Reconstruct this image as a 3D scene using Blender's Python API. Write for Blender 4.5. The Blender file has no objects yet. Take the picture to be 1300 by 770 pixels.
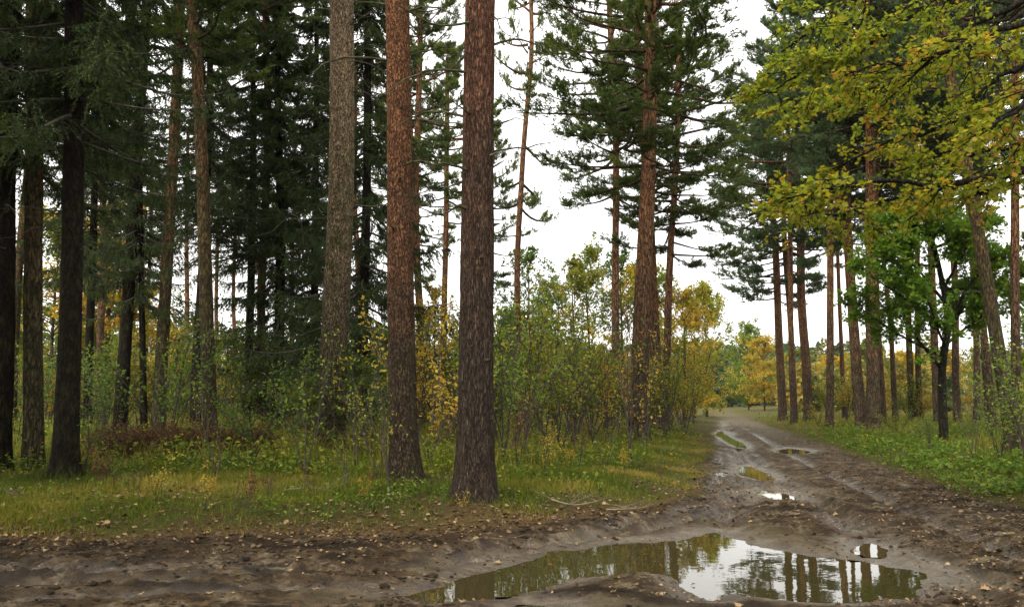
import bpy, math, random
import numpy as np

# ------------------------------------------------------------------ camera
FPX, HZ, EYE = 1020.0, 508.0, 1.4           # focal length in 1300-px units, horizon row, eye height
TILT = math.atan((HZ - 385.0) / FPX)
sc = bpy.context.scene
cam = bpy.data.cameras.new("camera")
cam.sensor_width = 36.0
cam.lens = 36.0 * FPX / 1300.0
cam.clip_end = 2000.0
cam.clip_start = 0.05
cam_o = bpy.data.objects.new("camera", cam)
cam_o.location = (0, 0, EYE)
cam_o.rotation_euler = (math.radians(90) + TILT, 0, 0)
sc.collection.objects.link(cam_o)
sc.camera = cam_o

# ------------------------------------------------------------------ world: a bright veil of cloud over the blue
SUN_EL, SUN_AZ = math.radians(52), math.radians(215)     # azimuth clockwise from +Y
w = bpy.data.worlds.new("World")
sc.world = w
w.use_nodes = True
nt = w.node_tree
nt.nodes.clear()
wo = nt.nodes.new("ShaderNodeOutputWorld")
bg = nt.nodes.new("ShaderNodeBackground")
sky = nt.nodes.new("ShaderNodeTexSky")
sky.sky_type = 'NISHITA'
sky.sun_disc = False
sky.sun_elevation = SUN_EL
sky.sun_rotation = SUN_AZ
sky.air_density = 1.0
sky.dust_density = 3.0
noi = nt.nodes.new("ShaderNodeTexNoise")
noi.inputs['Scale'].default_value = 2.2
noi.inputs['Detail'].default_value = 5
rmp = nt.nodes.new("ShaderNodeMapRange")
rmp.inputs[1].default_value = 0.3
rmp.inputs[2].default_value = 0.7
rmp.inputs[3].default_value = 0.80
rmp.inputs[4].default_value = 0.97
mx = nt.nodes.new("ShaderNodeMix")
mx.data_type = 'RGBA'
mx.inputs[7].default_value = (11.9, 11.7, 11.2, 1)       # cloud layer
nt.links.new(noi.outputs[0], rmp.inputs[0])
nt.links.new(rmp.outputs[0], mx.inputs[0])
nt.links.new(sky.outputs[0], mx.inputs[6])
nt.links.new(mx.outputs[2], bg.inputs[0])
bg.inputs[1].default_value = 0.12
nt.links.new(bg.outputs[0], wo.inputs[0])

sun = bpy.data.lights.new("sun", 'SUN')
sun.energy = 3.0
sun.angle = math.radians(25)
sun.color = (1.0, 0.95, 0.86)
sun_o = bpy.data.objects.new("sun", sun)
sun_o.rotation_euler = (math.radians(90) - SUN_EL, 0, -SUN_AZ + math.pi)
sun_o.rotation_euler = (math.pi / 2 - SUN_EL, 0, math.pi - SUN_AZ)
sun_o.location = (0, 0, 60)
sc.collection.objects.link(sun_o)

sc.view_settings.view_transform = 'Standard'
sc.view_settings.look = 'None'
sc.view_settings.gamma = 1
sc.view_settings.exposure = 0.70
sc.cycles.max_bounces = 6
sc.cycles.diffuse_bounces = 3
sc.cycles.glossy_bounces = 3
sc.cycles.transmission_bounces = 4
sc.cycles.volume_bounces = 0
sc.cycles.use_denoising = True
sc.cycles.sample_clamp_indirect = 6
col = sc.collection

# ------------------------------------------------------------------ numeric helpers
rng = np.random.default_rng(7)

def R(seed):
    return np.random.default_rng(seed)

def ss(a, b, x):
    t = np.clip((x - a) / (b - a), 0, 1)
    return t * t * (3 - 2 * t)

_perm = R(11).random((256, 256)).astype(np.float64)

def vnoise(x, y, s=0):
    x = np.asarray(x, float) + s * 17.31
    y = np.asarray(y, float) + s * 9.77
    xi = np.floor(x).astype(int)
    yi = np.floor(y).astype(int)
    fx, fy = x - xi, y - yi
    fx = fx * fx * (3 - 2 * fx)
    fy = fy * fy * (3 - 2 * fy)
    a = _perm[xi & 255, yi & 255]
    b = _perm[(xi + 1) & 255, yi & 255]
    c = _perm[xi & 255, (yi + 1) & 255]
    d = _perm[(xi + 1) & 255, (yi + 1) & 255]
    return ((a * (1 - fx) + b * fx) * (1 - fy) + (c * (1 - fx) + d * fx) * fy) * 2 - 1

def fbm(x, y, o=4, s=0):
    v, a, f = 0.0, 0.5, 1.0
    for i in range(o):
        v = v + a * vnoise(x * f, y * f, s + i * 3)
        a *= 0.5
        f *= 2.03
    return v

def px(u, v, z=0.0):
    """the point where the ray of photo pixel (u, v) meets the level z"""
    r, up = (u - 650) / FPX, (385 - v) / FPX
    dy = math.cos(TILT) - up * math.sin(TILT)
    dz = math.sin(TILT) + up * math.cos(TILT)
    k = (z - EYE) / dz
    return (r * k, dy * k)

def at(u, v, d):
    """the point on the ray of photo pixel (u, v) whose distance along +Y is d"""
    r, up = (u - 650) / FPX, (385 - v) / FPX
    dy = math.cos(TILT) - up * math.sin(TILT)
    dz = math.sin(TILT) + up * math.cos(TILT)
    k = d / dy
    return np.array([r * k, d, EYE + dz * k])

def seg_dist(x, y, poly, closed=False):
    x = np.asarray(x, float)
    best = np.full(x.shape, 1e9)
    n = len(poly)
    inside = np.zeros(x.shape, bool)
    for i in range(n if closed else n - 1):
        ax, ay = poly[i]
        bx, by = poly[(i + 1) % n]
        vx, vy = bx - ax, by - ay
        t = np.clip(((x - ax) * vx + (y - ay) * vy) / (vx * vx + vy * vy + 1e-12), 0, 1)
        d = np.hypot(x - ax - t * vx, y - ay - t * vy)
        best = np.minimum(best, d)
        if closed and ay != by:
            c = ((ay > y) != (by > y)) & (x < (bx - ax) * (y - ay) / (by - ay) + ax)
            inside ^= c
    return np.where(inside, -best, best) if closed else best

def smooth_poly(pts, n=4):
    """Catmull-Rom through the points"""
    P = [np.array(p, float) for p in pts]
    out = []
    for i in range(len(P) - 1):
        p0, p1, p2, p3 = P[max(i - 1, 0)], P[i], P[i + 1], P[min(i + 2, len(P) - 1)]
        for k in range(n):
            t = k / n
            out.append(0.5 * ((2 * p1) + (-p0 + p2) * t + (2 * p0 - 5 * p1 + 4 * p2 - p3) * t * t + (-p0 + 3 * p1 - 3 * p2 + p3) * t ** 3))
    out.append(P[-1])
    return out

# ------------------------------------------------------------------ terrain
L_EDGE = [px(*p) for p in [(-500, 697), (0, 694), (300, 690), (560, 684), (700, 666), (800, 655), (862, 643), (889, 620), (897, 590), (903, 560), (907, 542), (910, 531), (911, 523), (911, 517)]]
R_EDGE = [px(*p) for p in [(922, 517), (932, 523), (945, 529), (965, 537), (1000, 549), (1060, 570), (1130, 596), (1200, 622), (1300, 655), (1500, 730), (1900, 790)]]
MUD = L_EDGE + R_EDGE + [(16, -8), (-16, -8)]
PUD_MAIN = [px(*p) for p in [(500, 751), (560, 737), (640, 714), (700, 696), (780, 686), (860, 681), (905, 671), (932, 678), (960, 690), (1000, 697), (1060, 704), (1120, 711), (1163, 720), (1168, 735), (1152, 752), (1080, 758), (985, 754), (930, 748), (905, 757), (880, 752), (868, 733), (850, 722), (800, 720), (745, 727), (690, 741), (630, 752), (560, 758)]]
PUDS = [PUD_MAIN,
        [px(*p) for p in [(640, 776), (665, 762), (700, 760), (716, 768), (700, 785)]],
        [px(*p) for p in [(1086, 690), (1093, 684), (1112, 684), (1123, 691), (1116, 702), (1095, 702)]],
        [px(*p) for p in [(900, 601), (908, 596), (920, 597), (924, 601), (914, 604)]],
        [px(*p) for p in [(940, 600), (935, 592), (950, 589), (966, 594), (985, 606), (975, 609)]],
        [px(*p) for p in [(908, 550), (914, 545), (926, 553), (945, 562), (950, 568), (936, 566), (920, 558)]],
        [px(*p) for p in [(985, 570), (1003, 567), (1030, 571), (1020, 576), (995, 574)]],
        [px(*p) for p in [(958, 622), (975, 619), (1002, 625), (1012, 633), (990, 632), (970, 628)]]]
RUTS = [smooth_poly([px(*p) for p in q]) for q in [
    [(-300, 722), (0, 721), (300, 715), (560, 704), (740, 684), (860, 664), (912, 640), (925, 610), (925, 580), (920, 552), (915, 534)],
    [(-300, 772), (0, 764), (300, 750), (500, 742)],
    [(-300, 745), (0, 741), (250, 735), (480, 722), (700, 700)],
    [(1500, 800), (1320, 760), (1190, 715), (1080, 660), (1000, 610), (960, 580), (930, 548), (918, 532)],
    [(1400, 735), (1280, 705), (1170, 655), (1070, 610), (1000, 575), (945, 543), (922, 530)],
    [(930, 672), (950, 640), (962, 610), (950, 580), (932, 555), (918, 536)],
    [(905, 672), (922, 640), (938, 610), (935, 580), (926, 555)],
    [(700, 700), (790, 668), (850, 655), (895, 632), (912, 605), (914, 580), (912, 555)],
    [(916, 668), (930, 640), (944, 612), (941, 582), (930, 556)],
    [(0, 728), (250, 724), (500, 712), (680, 690)],
    [(1280, 770), (1160, 716), (1060, 665), (985, 612), (950, 582), (925, 552)],
    [(1150, 760), (1120, 700), (1050, 645), (990, 610), (955, 580)]]]

def masks(x, y):
    sd = seg_dist(x, y, MUD, True) + 0.26 * fbm(x * 1.1, y * 1.1, 3, 5) * (1 - 0.0 * y)
    return sd

def pud_sd(x, y):
    sp = np.full(np.shape(x), 1e9)
    for p in PUDS:
        sp = np.minimum(sp, seg_dist(x, y, p, True))
    return sp + 0.10 * fbm(x * 2.3, y * 2.3, 4, 23)

WATER_Z = -0.035
NEAR_FEET = [px(u, v, .28) for u, v in [(603, 631), (514, 606), (419, 574), (82, 602), (42, 593), (-12, 596), (810, 556), (836, 546)]]
def feet(x, y):
    f = np.zeros(np.shape(x))
    for a, b_ in NEAR_FEET:
        f = np.maximum(f, np.exp(-((x - a) ** 2 + (y - b_) ** 2) / .30))
    return f

def ground(x, y, full=False):
    x = np.asarray(x, float)
    y = np.asarray(y, float)
    sd = masks(x, y)
    z = 0.012 + 0.020 * fbm(x * 0.5, y * 0.5, 3, 1)
    z = z + 0.17 * ss(0.0, 1.6, sd) + 0.22 * ss(1.0, 8.0, sd) + 0.10 * ss(0.5, 4, sd) * fbm(x * 0.35, y * 0.35, 3, 2)
    z = z + 0.03 * ss(0.3, 1.2, sd) * fbm(x * 2.1, y * 2.1, 3, 9)
    near = 1 - ss(25, 60, y)
    z = z + .07 * feet(x, y)
    mudm = 1 - ss(-0.1, 0.35, sd)
    # churned edge
    e = np.exp(-((sd + 0.15) / 0.32) ** 2)
    z = z + e * near * (0.01 + 0.06 * np.abs(fbm(x * 2.6, y * 2.6, 4, 31)))
    rut = np.zeros(x.shape)
    for i, r in enumerate(RUTS):
        wgt = (0.85 + 0.3 * vnoise(x * 0.5, y * 0.5, 40 + i))
        d = seg_dist(x, y, r) + 0.03 * fbm(x * 1.3, y * 1.3, 2, 50 + i)
        z = z - mudm * wgt * 0.065 * np.exp(-(d / 0.12) ** 2)
        z = z + mudm * wgt * 0.030 * np.exp(-((d - 0.20) / 0.06) ** 2) * (0.6 + 1.1 * np.abs(fbm(x * 5, y * 5, 3, 60 + i)))
        z = z + mudm * wgt * .011 * np.sin((x * .6 + y) * 2 * math.pi / .15) * np.exp(-(d / 0.10) ** 2) * (1 - ss(12, 18, y))
        rut = np.maximum(rut, wgt * np.exp(-(d / 0.12) ** 2))
    n1 = fbm(x * 3.2, y * 5.2, 5, 70)
    n2 = 1 - np.abs(fbm(x * 7.0, y * 9.0, 4, 80)) * 2
    z = z + mudm * near * (0.020 * n1 + 0.050 * np.abs(fbm(x * 6.5, y * 8.5, 3, 77)) * ss(-.25, .25, fbm(x * 1.2, y * 1.2, 2, 78)) + 0.040 * np.clip(n2 - 0.55, 0, 1) * ss(-0.2, 0.3, fbm(x * .9, y * .9, 2, 83)) * 2)
    z = z + mudm * near * 0.022 * np.clip(fbm(x * 17, y * 22, 3, 90), -.2, 1)
    sp = pud_sd(x, y)
    wq = 1 - ss(0.0, 0.55, sp)
    target = WATER_Z + np.clip(sp * 0.13, -0.09, 0.09) + 0.010 * fbm(x * 6, y * 6, 3, 95) * ss(-0.25, 0.0, sp)
    z = z * (1 - wq) + target * wq
    if full:
        return z, sd, sp, rut
    return z

def gz(x, y):
    return float(ground(np.array([x]), np.array([y]))[0])

def on_ground(u, v):
    """where the ray of a pixel meets the terrain"""
    z = 0.3
    for _ in range(12):
        x, y = px(u, min(v, 900), z)
        z = 0.5 * z + 0.5 * gz(x, y)
    return np.array([x, y, gz(x, y)])

# ------------------------------------------------------------------ object helpers
def make_mesh(name, V, faces, attrs=None, smooth=True):
    """faces: list of int arrays (n, k); attrs: {name: per-face list of arrays matching faces}"""
    me = bpy.data.meshes.new(name)
    faces = [np.asarray(f, np.int32) for f in faces if len(f)]
    V = np.asarray(V, np.float32)
    me.vertices.add(len(V))
    me.vertices.foreach_set("co", V.ravel())
    nl = sum(f.size for f in faces)
    nf = sum(len(f) for f in faces)
    me.loops.add(nl)
    me.polygons.add(nf)
    me.loops.foreach_set("vertex_index", np.concatenate([f.ravel() for f in faces]))
    st, s0 = [], 0
    for f in faces:
        st.append(s0 + np.arange(len(f)) * f.shape[1])
        s0 += f.size
    me.polygons.foreach_set("loop_start", np.concatenate(st).astype(np.int32))
    if smooth:
        me.polygons.foreach_set("use_smooth", np.ones(nf, bool))
    if attrs:
        for k, a in attrs.items():
            a = np.asarray(a, np.float32)
            dom = 'FACE' if len(a) == nf else 'POINT'
            at_ = me.attributes.new(k, 'FLOAT', dom)
            at_.data.foreach_set("value", a)
    me.update(calc_edges=True)
    me.validate()
    return me

class MB:
    """collects vertex and face arrays"""
    def __init__(s):
        s.V, s.F, s.T, s.n = [], {}, {}, 0
    def add(s, V, F, T=None):
        V = np.asarray(V, float).reshape(-1, 3)
        F = np.asarray(F, int)
        k = F.shape[1]
        s.V.append(V)
        s.F.setdefault(k, []).append(F + s.n)
        s.T.setdefault(k, []).append(np.zeros(len(F)) if T is None else np.broadcast_to(T, (len(F),)))
        s.n += len(V)
    def mesh(s, name, smooth=False):
        ks = sorted(s.F)
        return make_mesh(name, np.concatenate(s.V), [np.concatenate(s.F[k]) for k in ks], {'tone': np.concatenate([np.concatenate(s.T[k]) for k in ks])}, smooth)

def link(name, me, mat=None, parent=None, loc=None):
    o = bpy.data.objects.new(name, me)
    if mat is not None and not me.materials:
        me.materials.append(mat)
    if parent is not None:
        o.parent = parent
    if loc is not None:
        o.location = loc
    col.objects.link(o)
    return o

def tag(o, label=None, cat=None, group=None, kind=None):
    if label: o['label'] = label
    if cat: o['category'] = cat
    if group: o['group'] = group
    if kind: o['kind'] = kind
    return o

def thing(name, loc, label, cat, group=None, rz=0.0):
    o = bpy.data.objects.new(name, None)
    o.empty_display_size = 0.3
    o.location = [float(c) for c in loc]
    o.rotation_euler = (0, 0, rz)
    col.objects.link(o)
    return tag(o, label, cat, group)

def norm(v):
    return v / (np.linalg.norm(v, axis=-1, keepdims=True) + 1e-9)

def tubes(P, Rd, n=5):
    """P (B,K,3), Rd (B,K) -> verts, quads"""
    P = np.asarray(P, float)
    Rd = np.asarray(Rd, float)
    B, K, _ = P.shape
    T = np.gradient(P, axis=1)
    T = norm(T)
    ref = np.where(np.abs(T[..., 2:3]) > 0.8, np.array([1.0, 0.02, 0]), np.array([0, 0.02, 1.0]))
    ref = np.broadcast_to(ref[:, :1], T.shape)
    A = norm(np.cross(T, ref))
    C = np.cross(T, A)
    th = np.arange(n) * 2 * math.pi / n
    ring = A[:, :, None, :] * np.cos(th)[None, None, :, None] + C[:, :, None, :] * np.sin(th)[None, None, :, None]
    V = P[:, :, None, :] + ring * Rd[:, :, None, None]
    idx = np.arange(B * K * n).reshape(B, K, n)
    a = idx[:, :-1, :]
    b = np.roll(a, -1, axis=2)
    c = idx[:, 1:, :]
    d = np.roll(c, -1, axis=2)
    F = np.stack([a, b, d, c], -1).reshape(-1, 4)
    return V.reshape(-1, 3), F

def needles(mb, P, D, ln, wd, spread, per, rg, tone=0.5, tv=0.25):
    """bundles of needle shaped triangles at P pointing about D"""
    n = len(P)
    P = np.repeat(P, per, 0)
    D = np.repeat(D, per, 0)
    T = np.repeat(np.broadcast_to(tone, (n,)) + rg.normal(0, tv, n), per) + rg.normal(0, 0.06, n * per)
    m = n * per
    d = norm(D + spread * rg.normal(0, 0.6, (m, 3)))
    s = norm(np.cross(d, rg.normal(0, 1, (m, 3))))
    L = ln * rg.uniform(0.65, 1.1, (m, 1))
    b = P + D * rg.uniform(-0.3, 0.7, (m, 1)) * ln
    V = np.stack([b - s * wd / 2, b + s * wd / 2, b + d * L], 1)
    mb.add(V, np.arange(m * 3).reshape(m, 3), np.clip(T, 0, 1))

LEAF = {
    'diamond': [(0, 0, 0), (.45, -.32, .05), (1, 0, -.04), (.45, .32, .05)],
    'oval': [(0, 0, 0), (.25, -.26, .04), (.6, -.30, .05), (1, 0, -.08), (.6, .30, .05), (.25, .26, .04)],
    'lobed': [(0, 0, 0), (.18, -.13, .02), (.12, -.34, .05), (.36, -.20, .02), (.46, -.50, .07), (.60, -.22, 0), (.80, -.33, -.02), (.78, -.12, -.03), (1, 0, -.08),
              (.78, .12, -.03), (.80, .33, -.02), (.60, .22, 0), (.46, .50, .07), (.36, .20, .02), (.12, .34, .05), (.18, .13, .02)],
}

def leaves(mb, P, D, N, size, shape, rg, tone=0.5, tv=0.2):
    n = len(P)
    D = norm(D)
    S = norm(np.cross(N, D))
    N2 = np.cross(D, S)
    t = np.array(LEAF[shape])
    k = len(t)
    sz = (size * rg.uniform(0.45, 1.2, n))[:, None, None]
    curl = rg.uniform(-2.5, 4.0, n)[:, None, None]
    V = P[:, None, :] + sz * (t[None, :, 0:1] * D[:, None, :] + t[None, :, 1:2] * S[:, None, :] + curl * t[None, :, 2:3] * N2[:, None, :])
    T = np.clip(np.broadcast_to(tone, (n,)) + rg.normal(0, tv, n), 0, 1)
    if k <= 6:
        mb.add(V, np.arange(n * k).reshape(n, k), T)
    else:
        # fan round the midrib so that lobes stay clean
        c = P[:, None, :] + sz * (0.5 * D[:, None, :])
        V = np.concatenate([V, c], 1)
        base = np.arange(n)[:, None] * (k + 1)
        F = np.stack([np.stack([base[:, 0] + i, base[:, 0] + (i + 1) % k, base[:, 0] + k], -1) for i in range(k)], 1).reshape(-1, 3)
        mb.add(V, F, np.repeat(T, k))

# ------------------------------------------------------------------ materials
def nodes(name):
    m = bpy.data.materials.new(name)
    m.use_nodes = True
    t = m.node_tree
    b = t.nodes.get('Principled BSDF')
    return m, t, b

def N(t, kind, **kw):
    n = t.nodes.new(kind)
    for k, v in kw.items():
        if k.startswith('i_'):
            key = k[2:]
            n.inputs[int(key) if key.isdigit() else key.replace('_', ' ')].default_value = v
        else:
            setattr(n, k, v)
    return n

def ramp(t, fac, stops, interp='LINEAR'):
    r = t.nodes.new('ShaderNodeValToRGB')
    r.color_ramp.interpolation = interp
    e = r.color_ramp.elements
    while len(e) < len(stops):
        e.new(0.5)
    for el, (p, c) in zip(e, stops):
        el.position = p
        el.color = (*c, 1)
    t.links.new(fac, r.inputs[0])
    return r.outputs[0]

def mixc(t, f, a, b, blend='MIX'):
    m = N(t, 'ShaderNodeMix', data_type='RGBA', blend_type=blend)
    for s, v in ((0, f), (6, a), (7, b)):
        if hasattr(v, 'links') or isinstance(v, bpy.types.NodeSocket):
            t.links.new(v, m.inputs[s])
        else:
            m.inputs[s].default_value = v if s == 0 else (*v, 1)
    return m.outputs[2]

def mrange(t, v, a, b, c=0.0, d=1.0):
    m = N(t, 'ShaderNodeMapRange', i_1=a, i_2=b, i_3=c, i_4=d)
    t.links.new(v, m.inputs[0])
    return m.outputs[0]

def math_(t, op, a, b=0.0):
    m = N(t, 'ShaderNodeMath', operation=op)
    for i, v in enumerate((a, b)):
        if isinstance(v, bpy.types.NodeSocket):
            t.links.new(v, m.inputs[i])
        else:
            m.inputs[i].default_value = v
    return m.outputs[0]

def foliage(name, stops, trans=0.35, rough=0.6, spec=0.15, obj_var=0.12):
    m, t, b = nodes(name)
    a = N(t, 'ShaderNodeAttribute', attribute_name='tone')
    oi = N(t, 'ShaderNodeObjectInfo')
    f = math_(t, 'ADD', a.outputs['Fac'], mrange(t, oi.outputs['Random'], 0, 1, -obj_var, obj_var))
    c = ramp(t, f, stops)
    t.links.new(c, b.inputs['Base Color'])
    b.inputs['Roughness'].default_value = rough
    b.inputs['Specular IOR Level'].default_value = spec
    tr = N(t, 'ShaderNodeBsdfTranslucent')
    cc = mixc(t, 1.0, c, (1.25, 1.25, 0.7), 'MULTIPLY')
    t.links.new(cc, tr.inputs[0])
    ms = N(t, 'ShaderNodeMixShader', i_0=trans)
    t.links.new(b.outputs[0], ms.inputs[1])
    t.links.new(tr.outputs[0], ms.inputs[2])
    t.links.new(ms.outputs[0], t.nodes['Material Output'].inputs[0])
    return m

def bark(name, low, high, z0, z1, crev=(0.018, 0.013, 0.010), moss=0.0, scale=1.0, moss_top=6.0, plate=(20, 20, 5.5)):
    """plated bark: low colour at the foot, high colour above z1, optional green algae"""
    m, t, b = nodes(name)
    tc = N(t, 'ShaderNodeTexCoord')
    mp = N(t, 'ShaderNodeMapping')
    mp.inputs['Scale'].default_value = tuple(scale * p for p in plate)
    t.links.new(tc.outputs['Object'], mp.inputs[0])
    # warp
    wn = N(t, 'ShaderNodeTexNoise', i_Scale=1.1, i_Detail=6.0, i_Roughness=0.65)
    t.links.new(mp.outputs[0], wn.inputs['Vector'])
    wv = N(t, 'ShaderNodeVectorMath', operation='MULTIPLY_ADD')
    wv.inputs[1].default_value = (1.7, 1.7, 1.7)
    t.links.new(wn.outputs['Color'], wv.inputs[0])
    t.links.new(mp.outputs[0], wv.inputs[2])
    vo = N(t, 'ShaderNodeTexVoronoi', feature='DISTANCE_TO_EDGE', i_Scale=1.0)
    t.links.new(wv.outputs[0], vo.inputs['Vector'])
    vc = N(t, 'ShaderNodeTexVoronoi', feature='F1', i_Scale=1.0)
    t.links.new(wv.outputs[0], vc.inputs['Vector'])
    fine = N(t, 'ShaderNodeTexNoise', i_Scale=38.0, i_Detail=6.0, i_Roughness=0.65)
    t.links.new(tc.outputs['Object'], fine.inputs['Vector'])
    big = N(t, 'ShaderNodeTexNoise', i_Scale=1.6, i_Detail=4.0)
    t.links.new(tc.outputs['Object'], big.inputs['Vector'])
    sx = N(t, 'ShaderNodeSeparateXYZ')
    t.links.new(tc.outputs['Object'], sx.inputs[0])
    hgt = math_(t, 'ADD', sx.outputs[2], mrange(t, big.outputs[0], 0.3, 0.7, -1.2, 1.2))
    hf = mrange(t, hgt, z0, z1)
    lo = mixc(t, mrange(t, vc.outputs['Color'], 0.1, 0.9), tuple(c * 0.82 for c in low), tuple(min(1, c * 1.2) for c in low))
    hi = mixc(t, mrange(t, vc.outputs['Color'], 0.1, 0.9), tuple(c * 0.8 for c in high), tuple(min(1, c * 1.22) for c in high))
    base = mixc(t, hf, lo, hi)
    base = mixc(t, mrange(t, fine.outputs[0], 0.42, 0.68, 0.0, 0.6), base, tuple(c * 0.55 for c in low))
    if moss > 0:
        mn = N(t, 'ShaderNodeTexNoise', i_Scale=3.0, i_Detail=7.0, i_Roughness=0.7)
        t.links.new(tc.outputs['Object'], mn.inputs['Vector'])
        mf = math_(t, 'MULTIPLY', mrange(t, mn.outputs[0], 0.42, 0.62), moss)
        mf = math_(t, 'MULTIPLY', mf, mrange(t, sx.outputs[2], moss_top, moss_top - 3.0))
        base = mixc(t, mf, base, (0.075, 0.090, 0.020))
    rn = N(t, 'ShaderNodeTexNoise', i_Scale=0.75, i_Detail=8.0, i_Roughness=0.62)
    t.links.new(mp.outputs[0], rn.inputs['Vector'])
    ridge = math_(t, 'ABSOLUTE', math_(t, 'SUBTRACT', rn.outputs[0], 0.5))
    fis = mrange(t, ridge, 0.004, 0.055)
    d1 = mrange(t, vo.outputs['Distance'], 0.0, 0.22, 0.45, 1.0)
    deep = math_(t, 'MULTIPLY', d1, mrange(t, fis, 0, 1, 0.05, 1.0))  # dark fissures; the shade inside them is painted into the colour too
    dmix = mixc(t, deep, crev, base)
    t.links.new(dmix, b.inputs['Base Color'])
    b.inputs['Roughness'].default_value = 0.85
    b.inputs['Specular IOR Level'].default_value = 0.08
    hgtb = math_(t, 'ADD', math_(t, 'MULTIPLY', deep, 0.9), math_(t, 'MULTIPLY', fine.outputs[0], 0.6))
    bp = N(t, 'ShaderNodeBump', i_Strength=1.0, i_Distance=0.03)
    t.links.new(hgtb, bp.inputs['Height'])
    t.links.new(bp.outputs[0], b.inputs['Normal'])
    return m

M = {}
M['bark_pine'] = bark('bark_pine', (0.105, 0.076, 0.054), (0.28, 0.115, 0.060), 2.2, 7.5, plate=(38, 38, 7.5))
M['bark_pine_b'] = bark('bark_pine_b', (0.110, 0.074, 0.047), (0.36, 0.160, 0.072), 1.8, 5.0, moss=0.5, moss_top=3.0, plate=(34, 34, 13))
M['bark_grey'] = bark('bark_grey', (0.15, 0.115, 0.070), (0.44, 0.315, 0.19), 1.5, 6.5, moss=0.8, moss_top=7.5, plate=(28, 28, 11))
M['bark_far'] = bark('bark_far', (0.135, 0.092, 0.058), (0.38, 0.180, 0.085), 2.0, 6.5, moss=0.25, scale=0.8)
M['bark_olive'] = bark('bark_olive', (0.10, 0.078, 0.045), (0.20, 0.115, 0.045), 2.0, 7.0, moss=0.6, moss_top=8.0)
M['bark_dark'] = bark('bark_dark', (0.022, 0.015, 0.011), (0.030, 0.021, 0.015), 2.0, 8.0, crev=(0.008, 0.006, 0.005), moss=0.3)  # dark bark with the canopy's shade put into its colour
M['bark_oak'] = bark('bark_oak', (0.042, 0.036, 0.028), (0.042, 0.036, 0.028), 2.0, 8.0, crev=(0.01, 0.008, 0.007), moss=0.4, plate=(26, 26, 6))
m, t, b = nodes('twig_dark')
tn = N(t, 'ShaderNodeTexNoise', i_Scale=9.0, i_Detail=4.0)
tcx = N(t, 'ShaderNodeTexCoord')
t.links.new(tcx.outputs['Object'], tn.inputs['Vector'])
t.links.new(ramp(t, tn.outputs[0], [(0.3, (0.022, 0.017, 0.012)), (0.7, (0.07, 0.055, 0.038))]), b.inputs['Base Color'])
b.inputs['Roughness'].default_value = 0.9
M['twig'] = m
m, t, b = nodes('twig_pale')
tn = N(t, 'ShaderNodeTexNoise', i_Scale=14.0, i_Detail=4.0)
tcx = N(t, 'ShaderNodeTexCoord')
t.links.new(tcx.outputs['Object'], tn.inputs['Vector'])
t.links.new(ramp(t, tn.outputs[0], [(0.3, (0.09, 0.075, 0.05)), (0.7, (0.22, 0.17, 0.11))]), b.inputs['Base Color'])
b.inputs['Roughness'].default_value = 0.9
M['twig_pale'] = m

m, t, b = nodes('twig_mossy')
tn = N(t, 'ShaderNodeTexNoise', i_Scale=11.0, i_Detail=4.0)
tcx = N(t, 'ShaderNodeTexCoord')
t.links.new(tcx.outputs['Object'], tn.inputs['Vector'])
t.links.new(ramp(t, tn.outputs[0], [(0.3, (0.03, 0.026, 0.014)), (0.6, (0.075, 0.075, 0.035)), (0.75, (0.14, 0.12, 0.08))]), b.inputs['Base Color'])
b.inputs['Roughness'].default_value = 0.9
b.inputs['Specular IOR Level'].default_value = 0.1
M['twig_mossy'] = m

M['pine'] = foliage('pine_needles', [(0, (0.026, 0.040, 0.012)), (0.5, (0.076, 0.118, 0.022)), (1, (0.17, 0.205, 0.04))], trans=0.3, spec=0.2)
M['pine_blue'] = foliage('pine_needles_blue', [(0, (0.042, 0.070, 0.030)), (0.5, (0.082, 0.132, 0.058)), (1, (0.15, 0.20, 0.085))], trans=0.3, spec=0.2)
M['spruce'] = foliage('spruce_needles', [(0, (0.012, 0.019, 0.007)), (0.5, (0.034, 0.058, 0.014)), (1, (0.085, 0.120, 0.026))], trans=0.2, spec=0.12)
M['oak'] = foliage('oak_leaves', [(0, (0.085, 0.125, 0.014)), (0.45, (0.18, 0.225, 0.022)), (0.72, (0.31, 0.29, 0.03)), (0.92, (0.42, 0.27, 0.035)), (1, (0.32, 0.14, 0.03))], trans=0.58, spec=0.2, obj_var=0.0)
M['oak_green'] = foliage('oak_leaves_green', [(0, (0.055, 0.110, 0.012)), (0.5, (0.115, 0.215, 0.020)), (1, (0.24, 0.31, 0.03))], trans=0.5, spec=0.2, obj_var=0.0)
M['leaf_yg'] = foliage('leaves_yellow_green', [(0, (0.075, 0.120, 0.016)), (0.5, (0.175, 0.215, 0.028)), (0.8, (0.34, 0.31, 0.04)), (1, (0.46, 0.30, 0.05))], trans=0.45, obj_var=0.2)
M['leaf_green'] = foliage('leaves_green', [(0, (0.050, 0.100, 0.015)), (0.55, (0.115, 0.190, 0.026)), (1, (0.26, 0.29, 0.04))], trans=0.45, obj_var=0.2)
M['leaf_gold'] = foliage('leaves_gold', [(0, (0.22, 0.20, 0.03)), (0.5, (0.46, 0.34, 0.045)), (1, (0.50, 0.25, 0.03))], trans=0.45, obj_var=0.2)
M['leaf_brown'] = foliage('leaves_brown', [(0, (0.045, 0.022, 0.012)), (0.5, (0.12, 0.055, 0.022)), (1, (0.26, 0.13, 0.045))], trans=0.3)
M['grass'] = foliage('grass_blades', [(0, (0.042, 0.062, 0.008)), (0.45, (0.105, 0.135, 0.014)), (0.75, (0.21, 0.18, 0.028)), (1, (0.36, 0.25, 0.075))], trans=0.3, spec=0.08, obj_var=0.0)
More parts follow.
